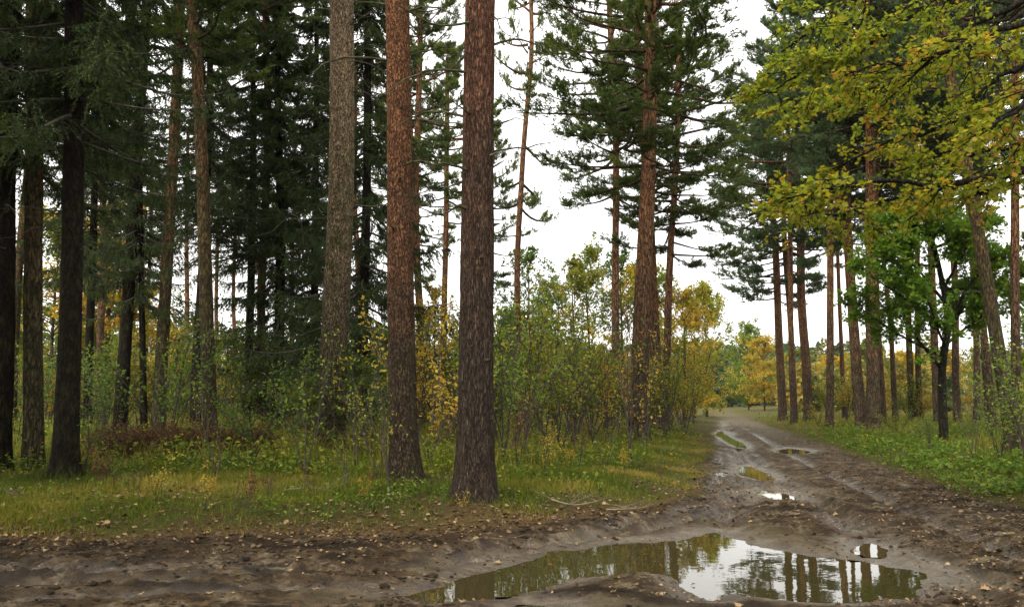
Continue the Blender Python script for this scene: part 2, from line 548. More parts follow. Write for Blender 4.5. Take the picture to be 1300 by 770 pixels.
M['litter'] = foliage('fallen_leaves', [(0, (0.030, 0.018, 0.010)), (0.5, (0.085, 0.050, 0.026)), (0.85, (0.17, 0.110, 0.058)), (0.97, (0.34, 0.25, 0.14)), (1, (0.30, 0.20, 0.10))], trans=0.15, obj_var=0.0)
M['far'] = foliage('far_foliage', [(0, (0.040, 0.065, 0.030)), (0.35, (0.07, 0.10, 0.040)), (0.6, (0.19, 0.18, 0.045)), (0.85, (0.36, 0.25, 0.05)), (1, (0.40, 0.20, 0.05))], trans=0.35, obj_var=0.0)

# ground
m, t, b = nodes('forest_ground')
M['ground'] = m
tc = N(t, 'ShaderNodeTexCoord')
def gn(scale, detail=6.0, rough=0.6, vec=None):
    n = N(t, 'ShaderNodeTexNoise', i_Scale=scale, i_Detail=detail, i_Roughness=rough)
    t.links.new(vec or tc.outputs['Object'], n.inputs['Vector'])
    return n.outputs[0]
mud_a = N(t, 'ShaderNodeAttribute', attribute_name='mud').outputs['Fac']
wet_a = N(t, 'ShaderNodeAttribute', attribute_name='wet').outputs['Fac']
lit_a = N(t, 'ShaderNodeAttribute', attribute_name='litter').outputs['Fac']
n_big, n_mid, n_fine, n_vf = gn(0.8), gn(4.0, 8, .65), gn(24.0, 8, .7), gn(90.0, 4, .6)
mudc = ramp(t, n_mid, [(0.30, (0.034, 0.021, 0.010)), (0.46, (0.090, 0.058, 0.029)), (0.54, (0.142, 0.100, 0.054)), (0.62, (0.25, 0.195, 0.120))])
mps = N(t, 'ShaderNodeMapping')
mps.inputs['Scale'].default_value = (1.0, 2.6, 1.0)
t.links.new(tc.outputs['Object'], mps.inputs[0])
n_str = gn(5.5, 10, .72, mps.outputs[0])
n_deb = gn(46.0, 6, .75)
mudc = mixc(t, mrange(t, n_str, 0.50, 0.56, 0.0, 0.9), mudc, (0.030, 0.022, 0.014))
mudc = mixc(t, mrange(t, n_fine, 0.50, 0.66, 0.0, 0.7), mudc, (0.045, 0.032, 0.020))
mudc = mixc(t, mrange(t, n_deb, 0.60, 0.68, 0.0, 0.75), mudc, (0.20, 0.125, 0.070))
mudc = mixc(t, mrange(t, n_deb, 0.40, 0.33, 0.0, 0.8), mudc, (0.020, 0.014, 0.010))
chn = N(t, 'ShaderNodeAttribute', attribute_name='churn').outputs['Fac']
mudc = mixc(t, math_(t, 'MULTIPLY', chn, 0.95), mudc, (0.026, 0.018, 0.011))
mudc = mixc(t, mrange(t, n_big, 0.48, 0.62, 0.0, 0.4), mudc, (0.095, 0.060, 0.034))
slt_pale = N(t, 'ShaderNodeAttribute', attribute_name='silt_pale').outputs['Fac']
mudc = mixc(t, math_(t, 'MULTIPLY', slt_pale, mrange(t, n_mid, 0.35, 0.55, 0.35, 0.85)), mudc, (0.165, 0.130, 0.080))
mudc = mixc(t, math_(t, 'MULTIPLY', wet_a, 0.45), mudc, (0.040, 0.029, 0.016))
litc = ramp(t, n_fine, [(0.3, (0.052, 0.032, 0.016)), (0.5, (0.120, 0.076, 0.034)), (0.7, (0.23, 0.155, 0.075))])
litc = mixc(t, mrange(t, n_vf, 0.45, 0.7, 0.0, 0.6), litc, (0.075, 0.038, 0.018))
mossc = ramp(t, n_fine, [(0.3, (0.030, 0.036, 0.010)), (0.55, (0.075, 0.090, 0.018)), (0.75, (0.12, 0.11, 0.035))])
forest = mixc(t, mrange(t, n_mid, 0.46, 0.58), mossc, mixc(t, 0.45, litc, (0.05, 0.035, 0.015)))
forest = mixc(t, lit_a, forest, litc)
gc = mixc(t, mud_a, forest, mudc)
t.links.new(gc, b.inputs['Base Color'])
rg_ = math_(t, 'SUBTRACT', 0.92, math_(t, 'MULTIPLY', mud_a, mrange(t, n_mid, 0.35, 0.6, 0.16, 0.36)))
rg_ = math_(t, 'SUBTRACT', rg_, math_(t, 'MULTIPLY', wet_a, 0.42))
t.links.new(rg_, b.inputs['Roughness'])
t.links.new(math_(t, 'ADD', 0.07, math_(t, 'MULTIPLY', math_(t, 'MULTIPLY', wet_a, mud_a), 0.7)), b.inputs['Specular IOR Level'])
bh = math_(t, 'ADD', math_(t, 'ADD', math_(t, 'MULTIPLY', n_fine, 1.2), math_(t, 'MULTIPLY', n_vf, 0.4)), math_(t, 'MULTIPLY', n_deb, 0.7))
bp = N(t, 'ShaderNodeBump', i_Strength=1.0, i_Distance=0.06)
t.links.new(bh, bp.inputs['Height'])
t.links.new(math_(t, 'SUBTRACT', 1.0, math_(t, 'MULTIPLY', wet_a, 0.45)), bp.inputs['Strength'])
t.links.new(bp.outputs[0], b.inputs['Normal'])

m, t, b = nodes('puddle_water')
M['water'] = m
b.inputs['Base Color'].default_value = (0.034, 0.028, 0.010, 1)
b.inputs['Roughness'].default_value = 0.02
b.inputs['IOR'].default_value = 1.36
b.inputs['Specular IOR Level'].default_value = 0.5
tc = N(t, 'ShaderNodeTexCoord')
wn = N(t, 'ShaderNodeTexNoise', i_Scale=2.5, i_Detail=3.0)
t.links.new(tc.outputs['Object'], wn.inputs['Vector'])
bp = N(t, 'ShaderNodeBump', i_Strength=0.05, i_Distance=0.03)
t.links.new(wn.outputs[0], bp.inputs['Height'])
t.links.new(bp.outputs[0], b.inputs['Normal'])

# ------------------------------------------------------------------ ground sheet
def axis_steps(a, b, fine0, fine1, s, grow=1.12, cap=14.0):
    mid = list(np.arange(fine0, fine1, s))
    lo, x, st = [], fine0, s
    while x > a:
        st = min(st * grow, cap)
        x -= st
        lo.append(x)
    hi, x, st = [], mid[-1], s
    while x < b:
        st = min(st * (1 + (grow - 1) * 0.25) if x < 45 else st * grow, cap)
        x += st
        hi.append(x)
    return np.array(lo[::-1] + mid + hi)

gx = axis_steps(-420, 420, -6.3, 11.5, 0.033)
gy = axis_steps(-60, 640, 5.0, 12.0, 0.03)
X, Y = np.meshgrid(gx, gy)
Z, SD, SP, RUT = ground(X.ravel(), Y.ravel(), True)
nx, ny = len(gx), len(gy)
idx = np.arange(nx * ny).reshape(ny, nx)
F = np.stack([idx[:-1, :-1], idx[:-1, 1:], idx[1:, 1:], idx[1:, :-1]], -1).reshape(-1, 4)
xr, yr = X.ravel(), Y.ravel()
mud_v = 1 - ss(-0.22, 0.12, SD + 0.25 * fbm(xr * 3, yr * 3, 3, 101))
mud_v *= 1 - 0.55 * ss(45, 80, yr)
wet_v = np.clip(np.maximum(1 - ss(-0.02, 0.35, SP), RUT * 1.1 * ss(-.45, .25, fbm(xr * .8, yr * .8, 3, 7))) * mud_v, 0, 1)
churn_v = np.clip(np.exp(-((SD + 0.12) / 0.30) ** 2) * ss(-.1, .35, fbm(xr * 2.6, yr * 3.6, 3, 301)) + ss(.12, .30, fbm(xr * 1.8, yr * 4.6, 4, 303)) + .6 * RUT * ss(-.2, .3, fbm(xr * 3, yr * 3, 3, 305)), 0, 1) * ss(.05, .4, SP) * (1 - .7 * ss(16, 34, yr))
XE = np.interp(yr, [q[1] for q in R_EDGE[::-1]], [q[0] for q in R_EDGE[::-1]])
side_v = np.where(xr > XE - 1.0, .35, 1.0)
silt_pale_v = np.maximum(np.exp(-((SP - 0.30) / 0.38) ** 2) * ss(-.25, .25, fbm(xr * 1.1, yr * 1.6, 3, 311)), .85 * ss(16, 42, yr) * (.6 + .4 * ss(-.2, .2, fbm(xr * 1.3, yr * .5, 3, 313))))  # silt round the puddles; farther up the road the mud only turns paler
lit_v = side_v * (1 - .75 * ss(10.5, 13.5, yr)) * np.exp(-((SD - 0.15) / 0.50) ** 2) + 0.7 * ss(0.05, 0.3, fbm(xr * 0.6, yr * 0.6, 3, 12)) * ss(1.2, 3.5, SD) + .9 * feet(xr, yr)
g = link('ground', make_mesh('ground', np.stack([xr, yr, Z], -1), [F], {'mud': mud_v, 'wet': wet_v, 'churn': churn_v, 'silt_pale': silt_pale_v, 'litter': np.clip(lit_v, 0, 1)}), M['ground'])
tag(g, kind='structure')

for p in PUDS:
    P = np.array(p)
    c = P.mean(0)
    # a level sheet; the ground rises through it at the shore
    d = P - c
    ln = np.linalg.norm(d, axis=1, keepdims=True)
    x0, y0 = P.min(0) - 0.35
    x1, y1 = P.max(0) + 0.35
    nxx, nyy = max(3, int((x1 - x0) / 0.12)), max(3, int((y1 - y0) / 0.12))
    wx, wy = np.meshgrid(np.linspace(x0, x1, nxx), np.linspace(y0, y1, nyy))
    wf = np.arange(nxx * nyy).reshape(nyy, nxx)
    F = np.stack([wf[:-1, :-1], wf[:-1, 1:], wf[1:, 1:], wf[1:, :-1]], -1).reshape(-1, 4)
    cen = (wx.ravel()[F].mean(1), wy.ravel()[F].mean(1))
    keep = seg_dist(cen[0], cen[1], p, True) < 0.28
    o = link('puddle_water', make_mesh('puddle_water', np.stack([wx.ravel(), wy.ravel(), np.full(wx.size, WATER_Z)], -1), [F[keep]]), M['water'])
    tag(o, kind='structure')

# ------------------------------------------------------------------ trunks
def trunk_mesh(name, axis, H, r0, r1, rg, sides=22, dz=0.09, flare=0.35, rough=0.035, z_start=-0.25, lump=0.6):
    zs = [z_start]
    while zs[-1] < H:
        zs.append(zs[-1] + dz * (1 + 0.10 * max(0, zs[-1])))
    zs = np.array(zs)
    zs[-1] = H
    th = np.arange(sides) * 2 * math.pi / sides
    ZZ, TT = np.meshgrid(zs, th, indexing='ij')
    t = np.clip(ZZ / H, 0, 1)
    r = r0 * (1 - t) ** 0.75 + r1 * (1 - (1 - t) ** 0.75)
    s = rg.uniform(0, 90)
    lobes = 1 + 0.35 * np.sin(TT * 3 + s) * np.cos(TT * 2 + s * 2)
    r = r * (1 + flare * lobes * np.exp(-np.clip(ZZ, -0.1, None) / 0.26) + .10 * np.exp(-np.clip(ZZ, 0, None) / 1.1))
    r = r * (1 + rough * (fbm(np.cos(TT) * 3 + s, ZZ * 2.3 + np.sin(TT) * 3, 4, 3) * 2 + 0.6 * vnoise(TT * 9 + s, ZZ * 3.5, 8) + 0.7 * lump * vnoise(TT * 22 / math.pi + s, ZZ * 9, 18)))
    A = axis(zs)
    V = np.stack([A[:, 0:1] + r * np.cos(TT), A[:, 1:2] + r * np.sin(TT), ZZ + 0 * TT], -1).reshape(-1, 3)
    K = len(zs)
    idx = np.arange(K * sides).reshape(K, sides)
    a, c = idx[:-1], idx[1:]
    F = np.stack([a, np.roll(a, -1, 1), np.roll(c, -1, 1), c], -1).reshape(-1, 4)
    return make_mesh(name, V, [F])

def make_axis(dx, dy, wob, rg):
    """centre line: leans dx,dy per metre of height, with a slow wobble"""
    a, b_, c = rg.uniform(0, 6.28, 3)
    k = rg.uniform(0.25, 0.5)
    def f(z):
        z = np.asarray(z, float)
        g_ = np.clip(z, 0, None)
        wx = wob * (np.sin(k * g_ + a) - math.sin(a)) + 0.3 * wob * (np.sin(1.9 * k * g_ + c) - math.sin(c))
        wy = wob * (np.sin(0.8 * k * g_ + b_) - math.sin(b_))
        return np.stack([dx * g_ + wx, dy * g_ + wy, z], -1)
    return f

# ------------------------------------------------------------------ crowns (local: origin at the bottom of the crown)
def pine_crown(seed, Hc=9.0, Rm=2.2, limbs=74, ln=0.12, wd=0.021, per=13, shape='dome', sub=14, tuft=8):
    rg = R(seed)
    zi = np.sort(rg.uniform(0, 1, limbs)) ** 0.85
    if shape == 'dome':
        prof = 0.55 + 0.75 * np.sin(np.clip(zi * 1.15 + 0.12, 0, 1) * math.pi) ** 0.8
        prof *= np.where(zi > 0.85, 0.75, 1)
    else:
        prof = (1 - zi) ** 0.7 * 1.15 + 0.18
    L = Rm * prof * rg.uniform(0.55, 1.1, limbs)
    az = np.arange(limbs) * 2.4 + rg.normal(0, 0.4, limbs)
    el = np.radians(-14 + 46 * zi ** 1.3 + rg.normal(0, 9, limbs))
    K = 7
    s = np.linspace(0, 1, K)[None, :, None]
    d0 = np.stack([np.cos(az) * np.cos(el), np.sin(az) * np.cos(el), np.sin(el)], -1)[:, None]
    side = np.stack([-np.sin(az), np.cos(az), 0 * az], -1)[:, None]
    wob = rg.normal(0, 0.10, (limbs, 1, 1)) * np.sin(s * 3.1) + rg.normal(0, 0.05, (limbs, 1, 1)) * np.sin(s * 7)
    P = np.array([0, 0, 1.0]) * (zi * Hc)[:, None, None] + (d0 * s + side * wob + np.array([0, 0, 1.0]) * (0.16 * s ** 2 - 0.12 * s * (1 - s))) * L[:, None, None]
    wood = MB()
    r0 = 0.012 + 0.016 * L
    wood.add(*tubes(P, r0[:, None] * (1 - 0.85 * np.linspace(0, 1, K)[None]), 5))
    # twigs
    B = limbs * sub
    li = np.repeat(np.arange(limbs), sub)
    u = rg.uniform(0.40, 1.0, B) ** 0.75
    fi = u * (K - 1)
    i0 = np.minimum(fi.astype(int), K - 2)
    fr = (fi - i0)[:, None]
    base = P[li, i0] * (1 - fr) + P[li, i0 + 1] * fr
    ang = rg.choice([-1, 1], B) * rg.uniform(0.3, 1.25, B)
    dl = norm(P[li, i0 + 1] - P[li, i0])
    sd = side[li, 0]
    tw = norm(dl * np.cos(ang)[:, None] + sd * np.sin(ang)[:, None] + np.array([0, 0, 1.0]) * rg.normal(0.05, 0.16, B)[:, None])
    tl = (L[li] * rg.uniform(0.16, 0.42, B) * (1.15 - 0.55 * u))[:, None]
    K2 = 4
    s2 = np.linspace(0, 1, K2)[None, :, None]
    P2 = base[:, None] + tw[:, None] * tl[:, None] * s2 + np.array([0, 0, 1.0]) * 0.18 * tl[:, None] * s2 ** 2 + rg.normal(0, 0.02, (B, K2, 3)) * s2
    wood.add(*tubes(P2, np.repeat((0.004 + 0.006 * tl), K2, 1) * np.linspace(1, 0.4, K2)[None], 3))
    nd = MB()
    T = B * tuft
    bi = np.repeat(np.arange(B), tuft)
    v = rg.uniform(0.2, 1.05, T)
    fi = np.clip(v, 0, 0.999) * (K2 - 1)
    i0 = fi.astype(int)
    fr = (fi - i0)[:, None]
    pos = P2[bi, i0] * (1 - fr) + P2[bi, i0 + 1] * fr + rg.normal(0, 0.045, (T, 3))
    dirs = norm(tw[bi] + np.array([0, 0, 0.55]) + rg.normal(0, 0.45, (T, 3)))
    tone = 0.5 + rg.normal(0, 0.13, limbs)[li][bi]
    needles(nd, pos, dirs, ln, wd, 1.0, per, rg, tone, 0.12)
    return wood.mesh('pine_limbs', True), nd.mesh('pine_needles')

def spruce_crown(seed, Hc=14.0, Rm=2.6, limbs=170, z_exp=0.9, tw_n=60, nn=11, ln=0.075, wd=0.022, top=0.08, droop=0.5):
    rg = R(seed)
    zi = np.sort(rg.uniform(0, 1, limbs))
    L = Rm * ((1 - zi) ** z_exp + top) * rg.uniform(0.65, 1.1, limbs)
    az = np.arange(limbs) * 2.4 + rg.normal(0, 0.3, limbs)
    K = 9
    s1 = np.linspace(0, 1, K)
    s = s1[None, :, None]
    out = np.stack([np.cos(az), np.sin(az), 0 * az], -1)[:, None]
    side = np.stack([-np.sin(az), np.cos(az), 0 * az], -1)[:, None]
    dr = (droop * rg.uniform(0.7, 1.4, limbs) * (1 - 0.6 * zi))[:, None, None]
    curve = -dr * s ** 1.2 * 1.2 + dr * 0.75 * s ** 3.2
    P = np.array([0, 0, 1.0]) * (zi * Hc)[:, None, None] + (out * s + side * rg.normal(0, 0.09, (limbs, 1, 1)) * np.sin(3 * s) + np.array([0, 0, 1.0]) * curve) * L[:, None, None]
    wood = MB()
    wood.add(*tubes(P, (0.008 + 0.011 * L)[:, None] * (1 - 0.85 * s1[None]), 5))
    B = limbs * tw_n
    li = np.repeat(np.arange(limbs), tw_n)
    u = rg.uniform(0.10, 1.0, B)
    fi = u * (K - 1)
    i0 = np.minimum(fi.astype(int), K - 2)
    fr = (fi - i0)[:, None]
    base = P[li, i0] * (1 - fr) + P[li, i0 + 1] * fr
    sg = rg.choice([-1, 1], B)[:, None]
    tw = norm(side[li, 0] * sg * rg.uniform(0.25, 1.0, (B, 1)) + out[li, 0] * rg.uniform(0.3, 0.9, (B, 1)) + np.array([0, 0, 1.0]) * rg.uniform(-1.0, 0.05, (B, 1)))
    tl = ((0.14 + 0.26 * L[li] / Rm) * rg.uniform(0.5, 1.3, B) * (1.35 - 0.8 * u))[:, None] * (Rm / 2.4)
    K2 = 3
    s2 = np.linspace(0, 1, K2)[None, :, None]
    P2 = base[:, None] + tw[:, None] * tl[:, None] * s2 - np.array([0, 0, 1.0]) * 0.45 * tl[:, None] * s2 ** 2
    wood.add(*tubes(P2, np.full((B, K2), 0.004) * np.linspace(1, 0.4, K2)[None], 3))
    nd = MB()
    T = B * nn
    bi = np.repeat(np.arange(B), nn)
    v = (np.tile(np.arange(nn), B) + rg.uniform(0, 1, T)) / nn
    fi = v * (K2 - 1) * 0.9999
    i0 = fi.astype(int)
    fr = (fi - i0)[:, None]
    pos = P2[bi, i0] * (1 - fr) + P2[bi, i0 + 1] * fr
    dd = norm(P2[bi, i0 + 1] - P2[bi, i0])
    # tips of twigs are the young, paler needles
    tone = 0.34 + 0.30 * v + rg.normal(0, 0.1, limbs)[li][bi]
    needles(nd, pos, dd, ln, wd, 1.1, 2, rg, tone, 0.05)
    return wood.mesh('spruce_limbs', True), nd.mesh('spruce_needles')

def twiggy(mb_w, mb_l, P, r0, rg, n_sub, sub_len, leaves_per, size, shape, tone=0.5, tv=0.2, smin=0.2, flat=0.5, up=0.15, droop=0.0, depth=2, spread=1.2):
    """side shoots along a batch of limbs P (B,K,3), leaves on the shoots"""
    B, K, _ = P.shape
    n = B * n_sub
    bi = np.repeat(np.arange(B), n_sub)
    u = rg.uniform(smin, 1.0, n)
    fi = u * (K - 1)
    i0 = np.minimum(fi.astype(int), K - 2)
    fr = (fi - i0)[:, None]
    base = P[bi, i0] * (1 - fr) + P[bi, i0 + 1] * fr
    dl = norm(P[bi, i0 + 1] - P[bi, i0])
    rnd = norm(rg.normal(0, 1, (n, 3)) * np.array([1, 1, 1 - flat]))
    d = norm(dl + rnd * rg.uniform(0.5, spread, (n, 1)) + np.array([0, 0, up]))
    sl = np.broadcast_to(sub_len, (B,))[bi]
    L = (sl * rg.uniform(0.5, 1.2, n) * (1.2 - 0.6 * u))[:, None]
    K2 = 5
    s2 = np.linspace(0, 1, K2)[None, :, None]
    Q = base[:, None] + d[:, None] * L[:, None] * s2 + rg.normal(0, 0.05, (n, K2, 3)) * s2 * L[:, None] - np.array([0, 0, droop]) * L[:, None] * s2 ** 2
    rr = np.broadcast_to(r0, (B,))[bi]
    mb_w.add(*tubes(Q, rr[:, None] * np.linspace(1, 0.4, K2)[None], 4 if depth > 1 else 3))
    if depth > 1:
        twiggy(mb_w, mb_l, Q, rr * 0.5, rg, max(3, n_sub // 2), sl * 0.45, leaves_per, size, shape, (np.asarray(tone)[bi] if np.ndim(tone) else tone), tv, 0.15, flat, up, droop, depth - 1, spread)
        return
    m_ = n * leaves_per
    qi = np.repeat(np.arange(n), leaves_per)
    v = rg.uniform(0.15, 1.0, m_)
    fi = v * (K2 - 1) * 0.9999
    i0 = fi.astype(int)
    fr = (fi - i0)[:, None]
    pos = Q[qi, i0] * (1 - fr) + Q[qi, i0 + 1] * fr
    dd = norm(d[qi] * 0.6 + norm(rg.normal(0, 1, (m_, 3))) + np.array([0, 0, -0.25]))
    nn = norm(np.array([0, 0, 1.0]) + rg.normal(0, 0.45, (m_, 3)))
    tn_ = np.asarray(tone)
    tt = (tn_[bi][qi] if tn_.shape else float(tone)) + rg.normal(0, 0.12, n)[qi]
    leaves(mb_l, pos + dd * size * 0.25, dd, nn, size, shape, rg, tt, tv * 0.5)

def leafy_crown(seed, Hc=4.0, Rm=1.6, limbs=16, n_sub=8, lp=5, size=0.08, shape='diamond', r=0.02, zi0=0.0, el0=15, el1=65, dome=True, tv=0.2):
    rg = R(seed)
    zi = np.sort(rg.uniform(zi0, 1, limbs))
    L = Rm * rg.uniform(0.6, 1.1, limbs) * (np.sin(np.clip(zi * 0.85 + 0.15, 0, 1) * math.pi) ** 0.6 * 0.8 + 0.25 if dome else (1.1 - zi * 0.8))
    az = np.arange(limbs) * 2.4 + rg.normal(0, 0.5, limbs)
    el = np.radians(el0 + (el1 - el0) * zi + rg.normal(0, 8, limbs))
    K = 6
    s = np.linspace(0, 1, K)[None, :, None]
    d0 = np.stack([np.cos(az) * np.cos(el), np.sin(az) * np.cos(el), np.sin(el)], -1)[:, None]
    P = np.array([0, 0, 1.0]) * (zi * Hc)[:, None, None] + (d0 * s + rg.normal(0, 0.06, (limbs, K, 3)) * s) * L[:, None, None]
    w_, l_ = MB(), MB()
    w_.add(*tubes(P, (r * (0.5 + 0.5 * L / Rm))[:, None] * np.linspace(1, 0.3, K)[None], 5))
    twiggy(w_, l_, P, r * 0.35, rg, n_sub, L * 0.5, lp, size, shape, 0.5 + rg.normal(0, 0.12, limbs), tv)
    return w_.mesh('leafy_limbs', True), l_.mesh('leafy_crown')

_cache = {}
def cached(fn, **kw):
    k = (fn.__name__, tuple(sorted(kw.items())))
    if k not in _cache:
        _cache[k] = fn(**kw)
    return _cache[k]

def dead_branch(axis, z, az, L, sag, rg, r=0.018, n=11, fork=True):
    s = np.linspace(0, 1, n)
    A = axis(np.array([z]))[0]
    o = np.array([math.cos(az), math.sin(az), 0])
    sd = np.array([-math.sin(az), math.cos(az), 0])
    k1, k2 = rg.normal(0, 0.14), rg.normal(0, 0.06)
    P = A + np.cumsum(rg.normal(0, 0.03 * L, (n, 3)) * (s > 0)[:, None], 0) + L * (o * s[:, None] + sd * (k1 * np.sin(2.5 * s) + k2 * np.sin(7 * s))[:, None] + np.array([0, 0, 1.0]) * (0.25 * s - sag * s ** 2)[:, None])
    mb = MB()
    mb.add(*tubes(P[None], (r * (1 - 0.8 * s))[None], 6))
    if fork:
        for q in rg.uniform(0.35, 0.9, rg.integers(1, 4)):
            i = int(q * (n - 1))
            d = norm(norm(P[min(i + 1, n - 1)] - P[i - 1]) + rg.normal(0, 0.6, 3))
            t_ = np.linspace(0, 1, 5)[:, None]
            Q = P[i] + d * L * rg.uniform(0.15, 0.4) * t_ - np.array([0, 0, 0.08]) * t_ ** 2 * L
            mb.add(*tubes(Q[None], (r * 0.4 * (1 - 0.7 * t_[:, 0]))[None], 4))
    return mb.mesh('dead_branch', True)

# ------------------------------------------------------------------ trees from a table
def tree_pose(bu, bv, wpx, tu, tv_):
    """foot position, radius and lean from where the foot and a higher point of the trunk are seen"""
    p = on_ground(bu, bv)
    if bv < 533:        # foot hidden by the undergrowth: judge the distance by the thickness
        d = min(p[1], 0.34 * FPX / wpx)
        x = (bu - 650) / FPX * d
        p = np.array([x, d, gz(x, d)])
    d = p[1]
    q = at(tu, tv_, d)
    zc = d * math.cos(TILT) + (p[2] - EYE) * math.sin(TILT)
    r = 0.5 * wpx * zc / FPX
    return p, r, (q[0] - p[0]) / (q[2] - p[2])

def pine(label, bu, bv, wpx, tu, tv_, H=20, z0=11, crown=None, rg=None, mat='bark_far', nmat='pine', sides=14, dz=0.25, top=0.35, wob=0.05, dead=0, group=None, flare=0.3, name='pine_tree', extra=None, dead_r=0.014, dead_L=(0.5, 1.6), dead_z=(3, 9)):
    rg = R(int(bu * 7 + bv * 13) & 65535)
    p, r, lx = tree_pose(bu, bv, wpx, tu, tv_)
    o = thing(name, p, label, 'tree', group)
    ax = make_axis(lx, rg.normal(0, 0.01), wob, rg)
    link('trunk', trunk_mesh('trunk', ax, H, r * 0.95, r * top, rg, sides=sides, dz=dz, flare=flare), M[mat], o)
    if crown:
        seed, Rm, kw = crown
        fn = spruce_crown if name == 'spruce_tree' else pine_crown
        Hc = H - z0 + 0.4
        wm, nm = cached(fn, seed=seed, **kw)
        base_H = kw.get('Hc', 9.0 if fn is pine_crown else 14.0)
        base_R = kw.get('Rm', 2.2 if fn is pine_crown else 2.6)
        a0, a1 = ax(np.array([z0]))[0], ax(np.array([H]))[0]
        rz = rg.uniform(0, 6.28)
        for nme, me, mt in (('limbs', wm, M['twig'] if fn is spruce_crown else M[mat]), ('crown', nm, M[nmat])):
            c = link(nme, me, mt, o, loc=tuple(a0))
            if me.materials[0] != mt:
                c.material_slots[0].link = 'OBJECT'
                c.material_slots[0].material = mt
            sc_ = Rm / base_R
            c.scale = (sc_, sc_, Hc / base_H)
            tilt = math.atan2(a1[0] - a0[0], H - z0)
            from mathutils import Euler, Matrix
            c.rotation_euler = (Matrix.Rotation(tilt, 3, 'Y') @ Matrix.Rotation(rz, 3, 'Z')).to_euler()
    for i in range(dead):
        z = dead_z[0] + (dead_z[1] - dead_z[0]) * (i + rg.uniform(0.1, 0.9)) / dead
        az = rg.choice([0, math.pi]) + rg.normal(0, 0.7)
        link('branch', dead_branch(ax, z, az, rg.uniform(*dead_L), rg.uniform(0.1, 0.6), rg, r=dead_r * rg.uniform(0.7, 1.3)), M['twig'], o)
    return o, ax, p, r

CR = dict(Hc=9.0, Rm=2.2)
# the three big near trunks
NEAR = {}
_r = pine('thick pine with dark purplish brown flaky bark, nearest trunk to the muddy track', 603, 633, 48, 611, 0, H=21, z0=12.5, crown=(1, 2.6, CR), mat='bark_pine', sides=72, dz=0.035, top=0.5, dead=9, wob=0.05, flare=0.36, dead_r=0.013, dead_z=(3.6, 7.2), dead_L=(0.5, 1.5))
NEAR['a'] = _r
_r = pine('tall pine with orange red upper trunk, middle one of the three big bare trunks', 514, 608, 37, 496, 0, H=22, z0=13, crown=(2, 2.6, CR), mat='bark_pine_b', sides=64, dz=0.035, top=0.55, dead=9, wob=0.05, flare=0.36, dead_r=0.013, dead_z=(4.0, 8.2), dead_L=(0.6, 2.0))
NEAR['b'] = _r
_r = pine('thick grey tan pine trunk with green algae, beside the dark hanging spruces', 419, 576, 37, 428, 0, H=24, z0=15, crown=(3, 2.8, CR), mat='bark_grey', sides=54, dz=0.04, top=0.6, dead=8, wob=0.07, dead_r=0.014, dead_z=(5.5, 9.5), dead_L=(0.5, 1.5))
NEAR['c'] = _r

def near_details(tree, ax, p, r, H, specs, seed):
    rg = R(seed)
    for s in specs:
        pts = []
        for (u, v, dd) in s:
            pts.append(at(u, v, p[1] + dd) - p)
        z = pts[0][2]
        pts[0] = ax(np.array([z]))[0]
        q = limb_path_(pts, 5)
        q[1:] += np.cumsum(rg.normal(0, .008, (len(q) - 1, 3)), 0)
        mb = MB()
        mb.add(*tubes(q[None], np.linspace(.022, .005, len(q))[None], 7))
        for f in rg.uniform(.35, .9, 3):
            i = int(f * (len(q) - 2))
            d = norm(norm(q[i + 1] - q[i]) + rg.normal(0, .5, 3))
            k = q[i] + d * rg.uniform(.12, .4) * np.linspace(0, 1, 5)[:, None] + rg.normal(0, .01, (5, 3)) * np.linspace(0, 1, 5)[:, None]
            mb.add(*tubes(k[None], np.linspace(.007, .002, 5)[None], 4))
        link('branch', mb.mesh('dead_branch', True), M['twig_mossy'], tree)
    for i in range(16):
        z = rg.uniform(1.2, 8)
        a = rg.uniform(math.pi, 2 * math.pi)
        link('stub', stub_mesh(ax, z, a, r * (1 - z / H) ** .6, rg), M['twig_mossy'], tree)

def stub_mesh(ax, z, a, r, rg):
    c = ax(np.array([z]))[0]
    o_ = np.array([math.cos(a), math.sin(a), .25])
    k = np.linspace(0, 1, 5)[:, None]
    L_ = rg.uniform(.03, .10)
    q = c + np.array([math.cos(a), math.sin(a), 0]) * (r - .03) + o_ * k * (L_ + .03)
    mb = MB()
    mb.add(*tubes(q[None], (np.array([.030, .024, .014, .010, .003]) * rg.uniform(.7, 1.3))[None], 7))
    return mb.mesh('stub', True)

def limb_path_(pts, n=5):
    return np.array(smooth_poly(pts, n))

near_details(*NEAR['a'], 21, [[(604, 22, 0), (560, 30, -.4), (505, 4, -.7)], [(602, 92, 0), (560, 90, -.2), (520, 100, -.4), (478, 128, -.6)], [(600, 150, 0), (575, 127, -.4)],
    [(600, 152, 0), (560, 143, .2), (530, 146, .4), (505, 162, .5)], [(596, 222, 0), (565, 214, -.3), (545, 222, -.4)], [(606, 222, 0), (640, 200, .4)], [(604, 60, 0), (660, 50, .5), (700, 70, .8)]], 301)
near_details(*NEAR['b'], 22, [[(498, 76, 0), (465, 55, -.2)], [(498, 80, 0), (450, 74, -.3), (412, 84, -.4), (400, 96, -.5)], [(500, 20, 0), (545, 8, -.3), (590, 24, -.5)], [(500, 75, 0), (545, 66, .4), (575, 60, .5)],
    [(505, 212, 0), (535, 206, -.4), (548, 214, -.5)], [(500, 8, 0), (450, 3, .3)], [(504, 145, 0), (535, 130, .5), (560, 110, .8)]], 302)
near_details(*NEAR['c'], 24, [[(425, 38, 0), (455, 28, -.3), (482, 14, -.4)], [(424, 76, 0), (470, 74, -.3), (492, 80, -.4)], [(421, 128, 0), (404, 112, -.3), (380, 110, -.4)], [(426, 16, 0), (385, 8, .3), (355, 4, .5)], [(422, 86, 0), (455, 98, .4), (485, 108, .5)]], 303)

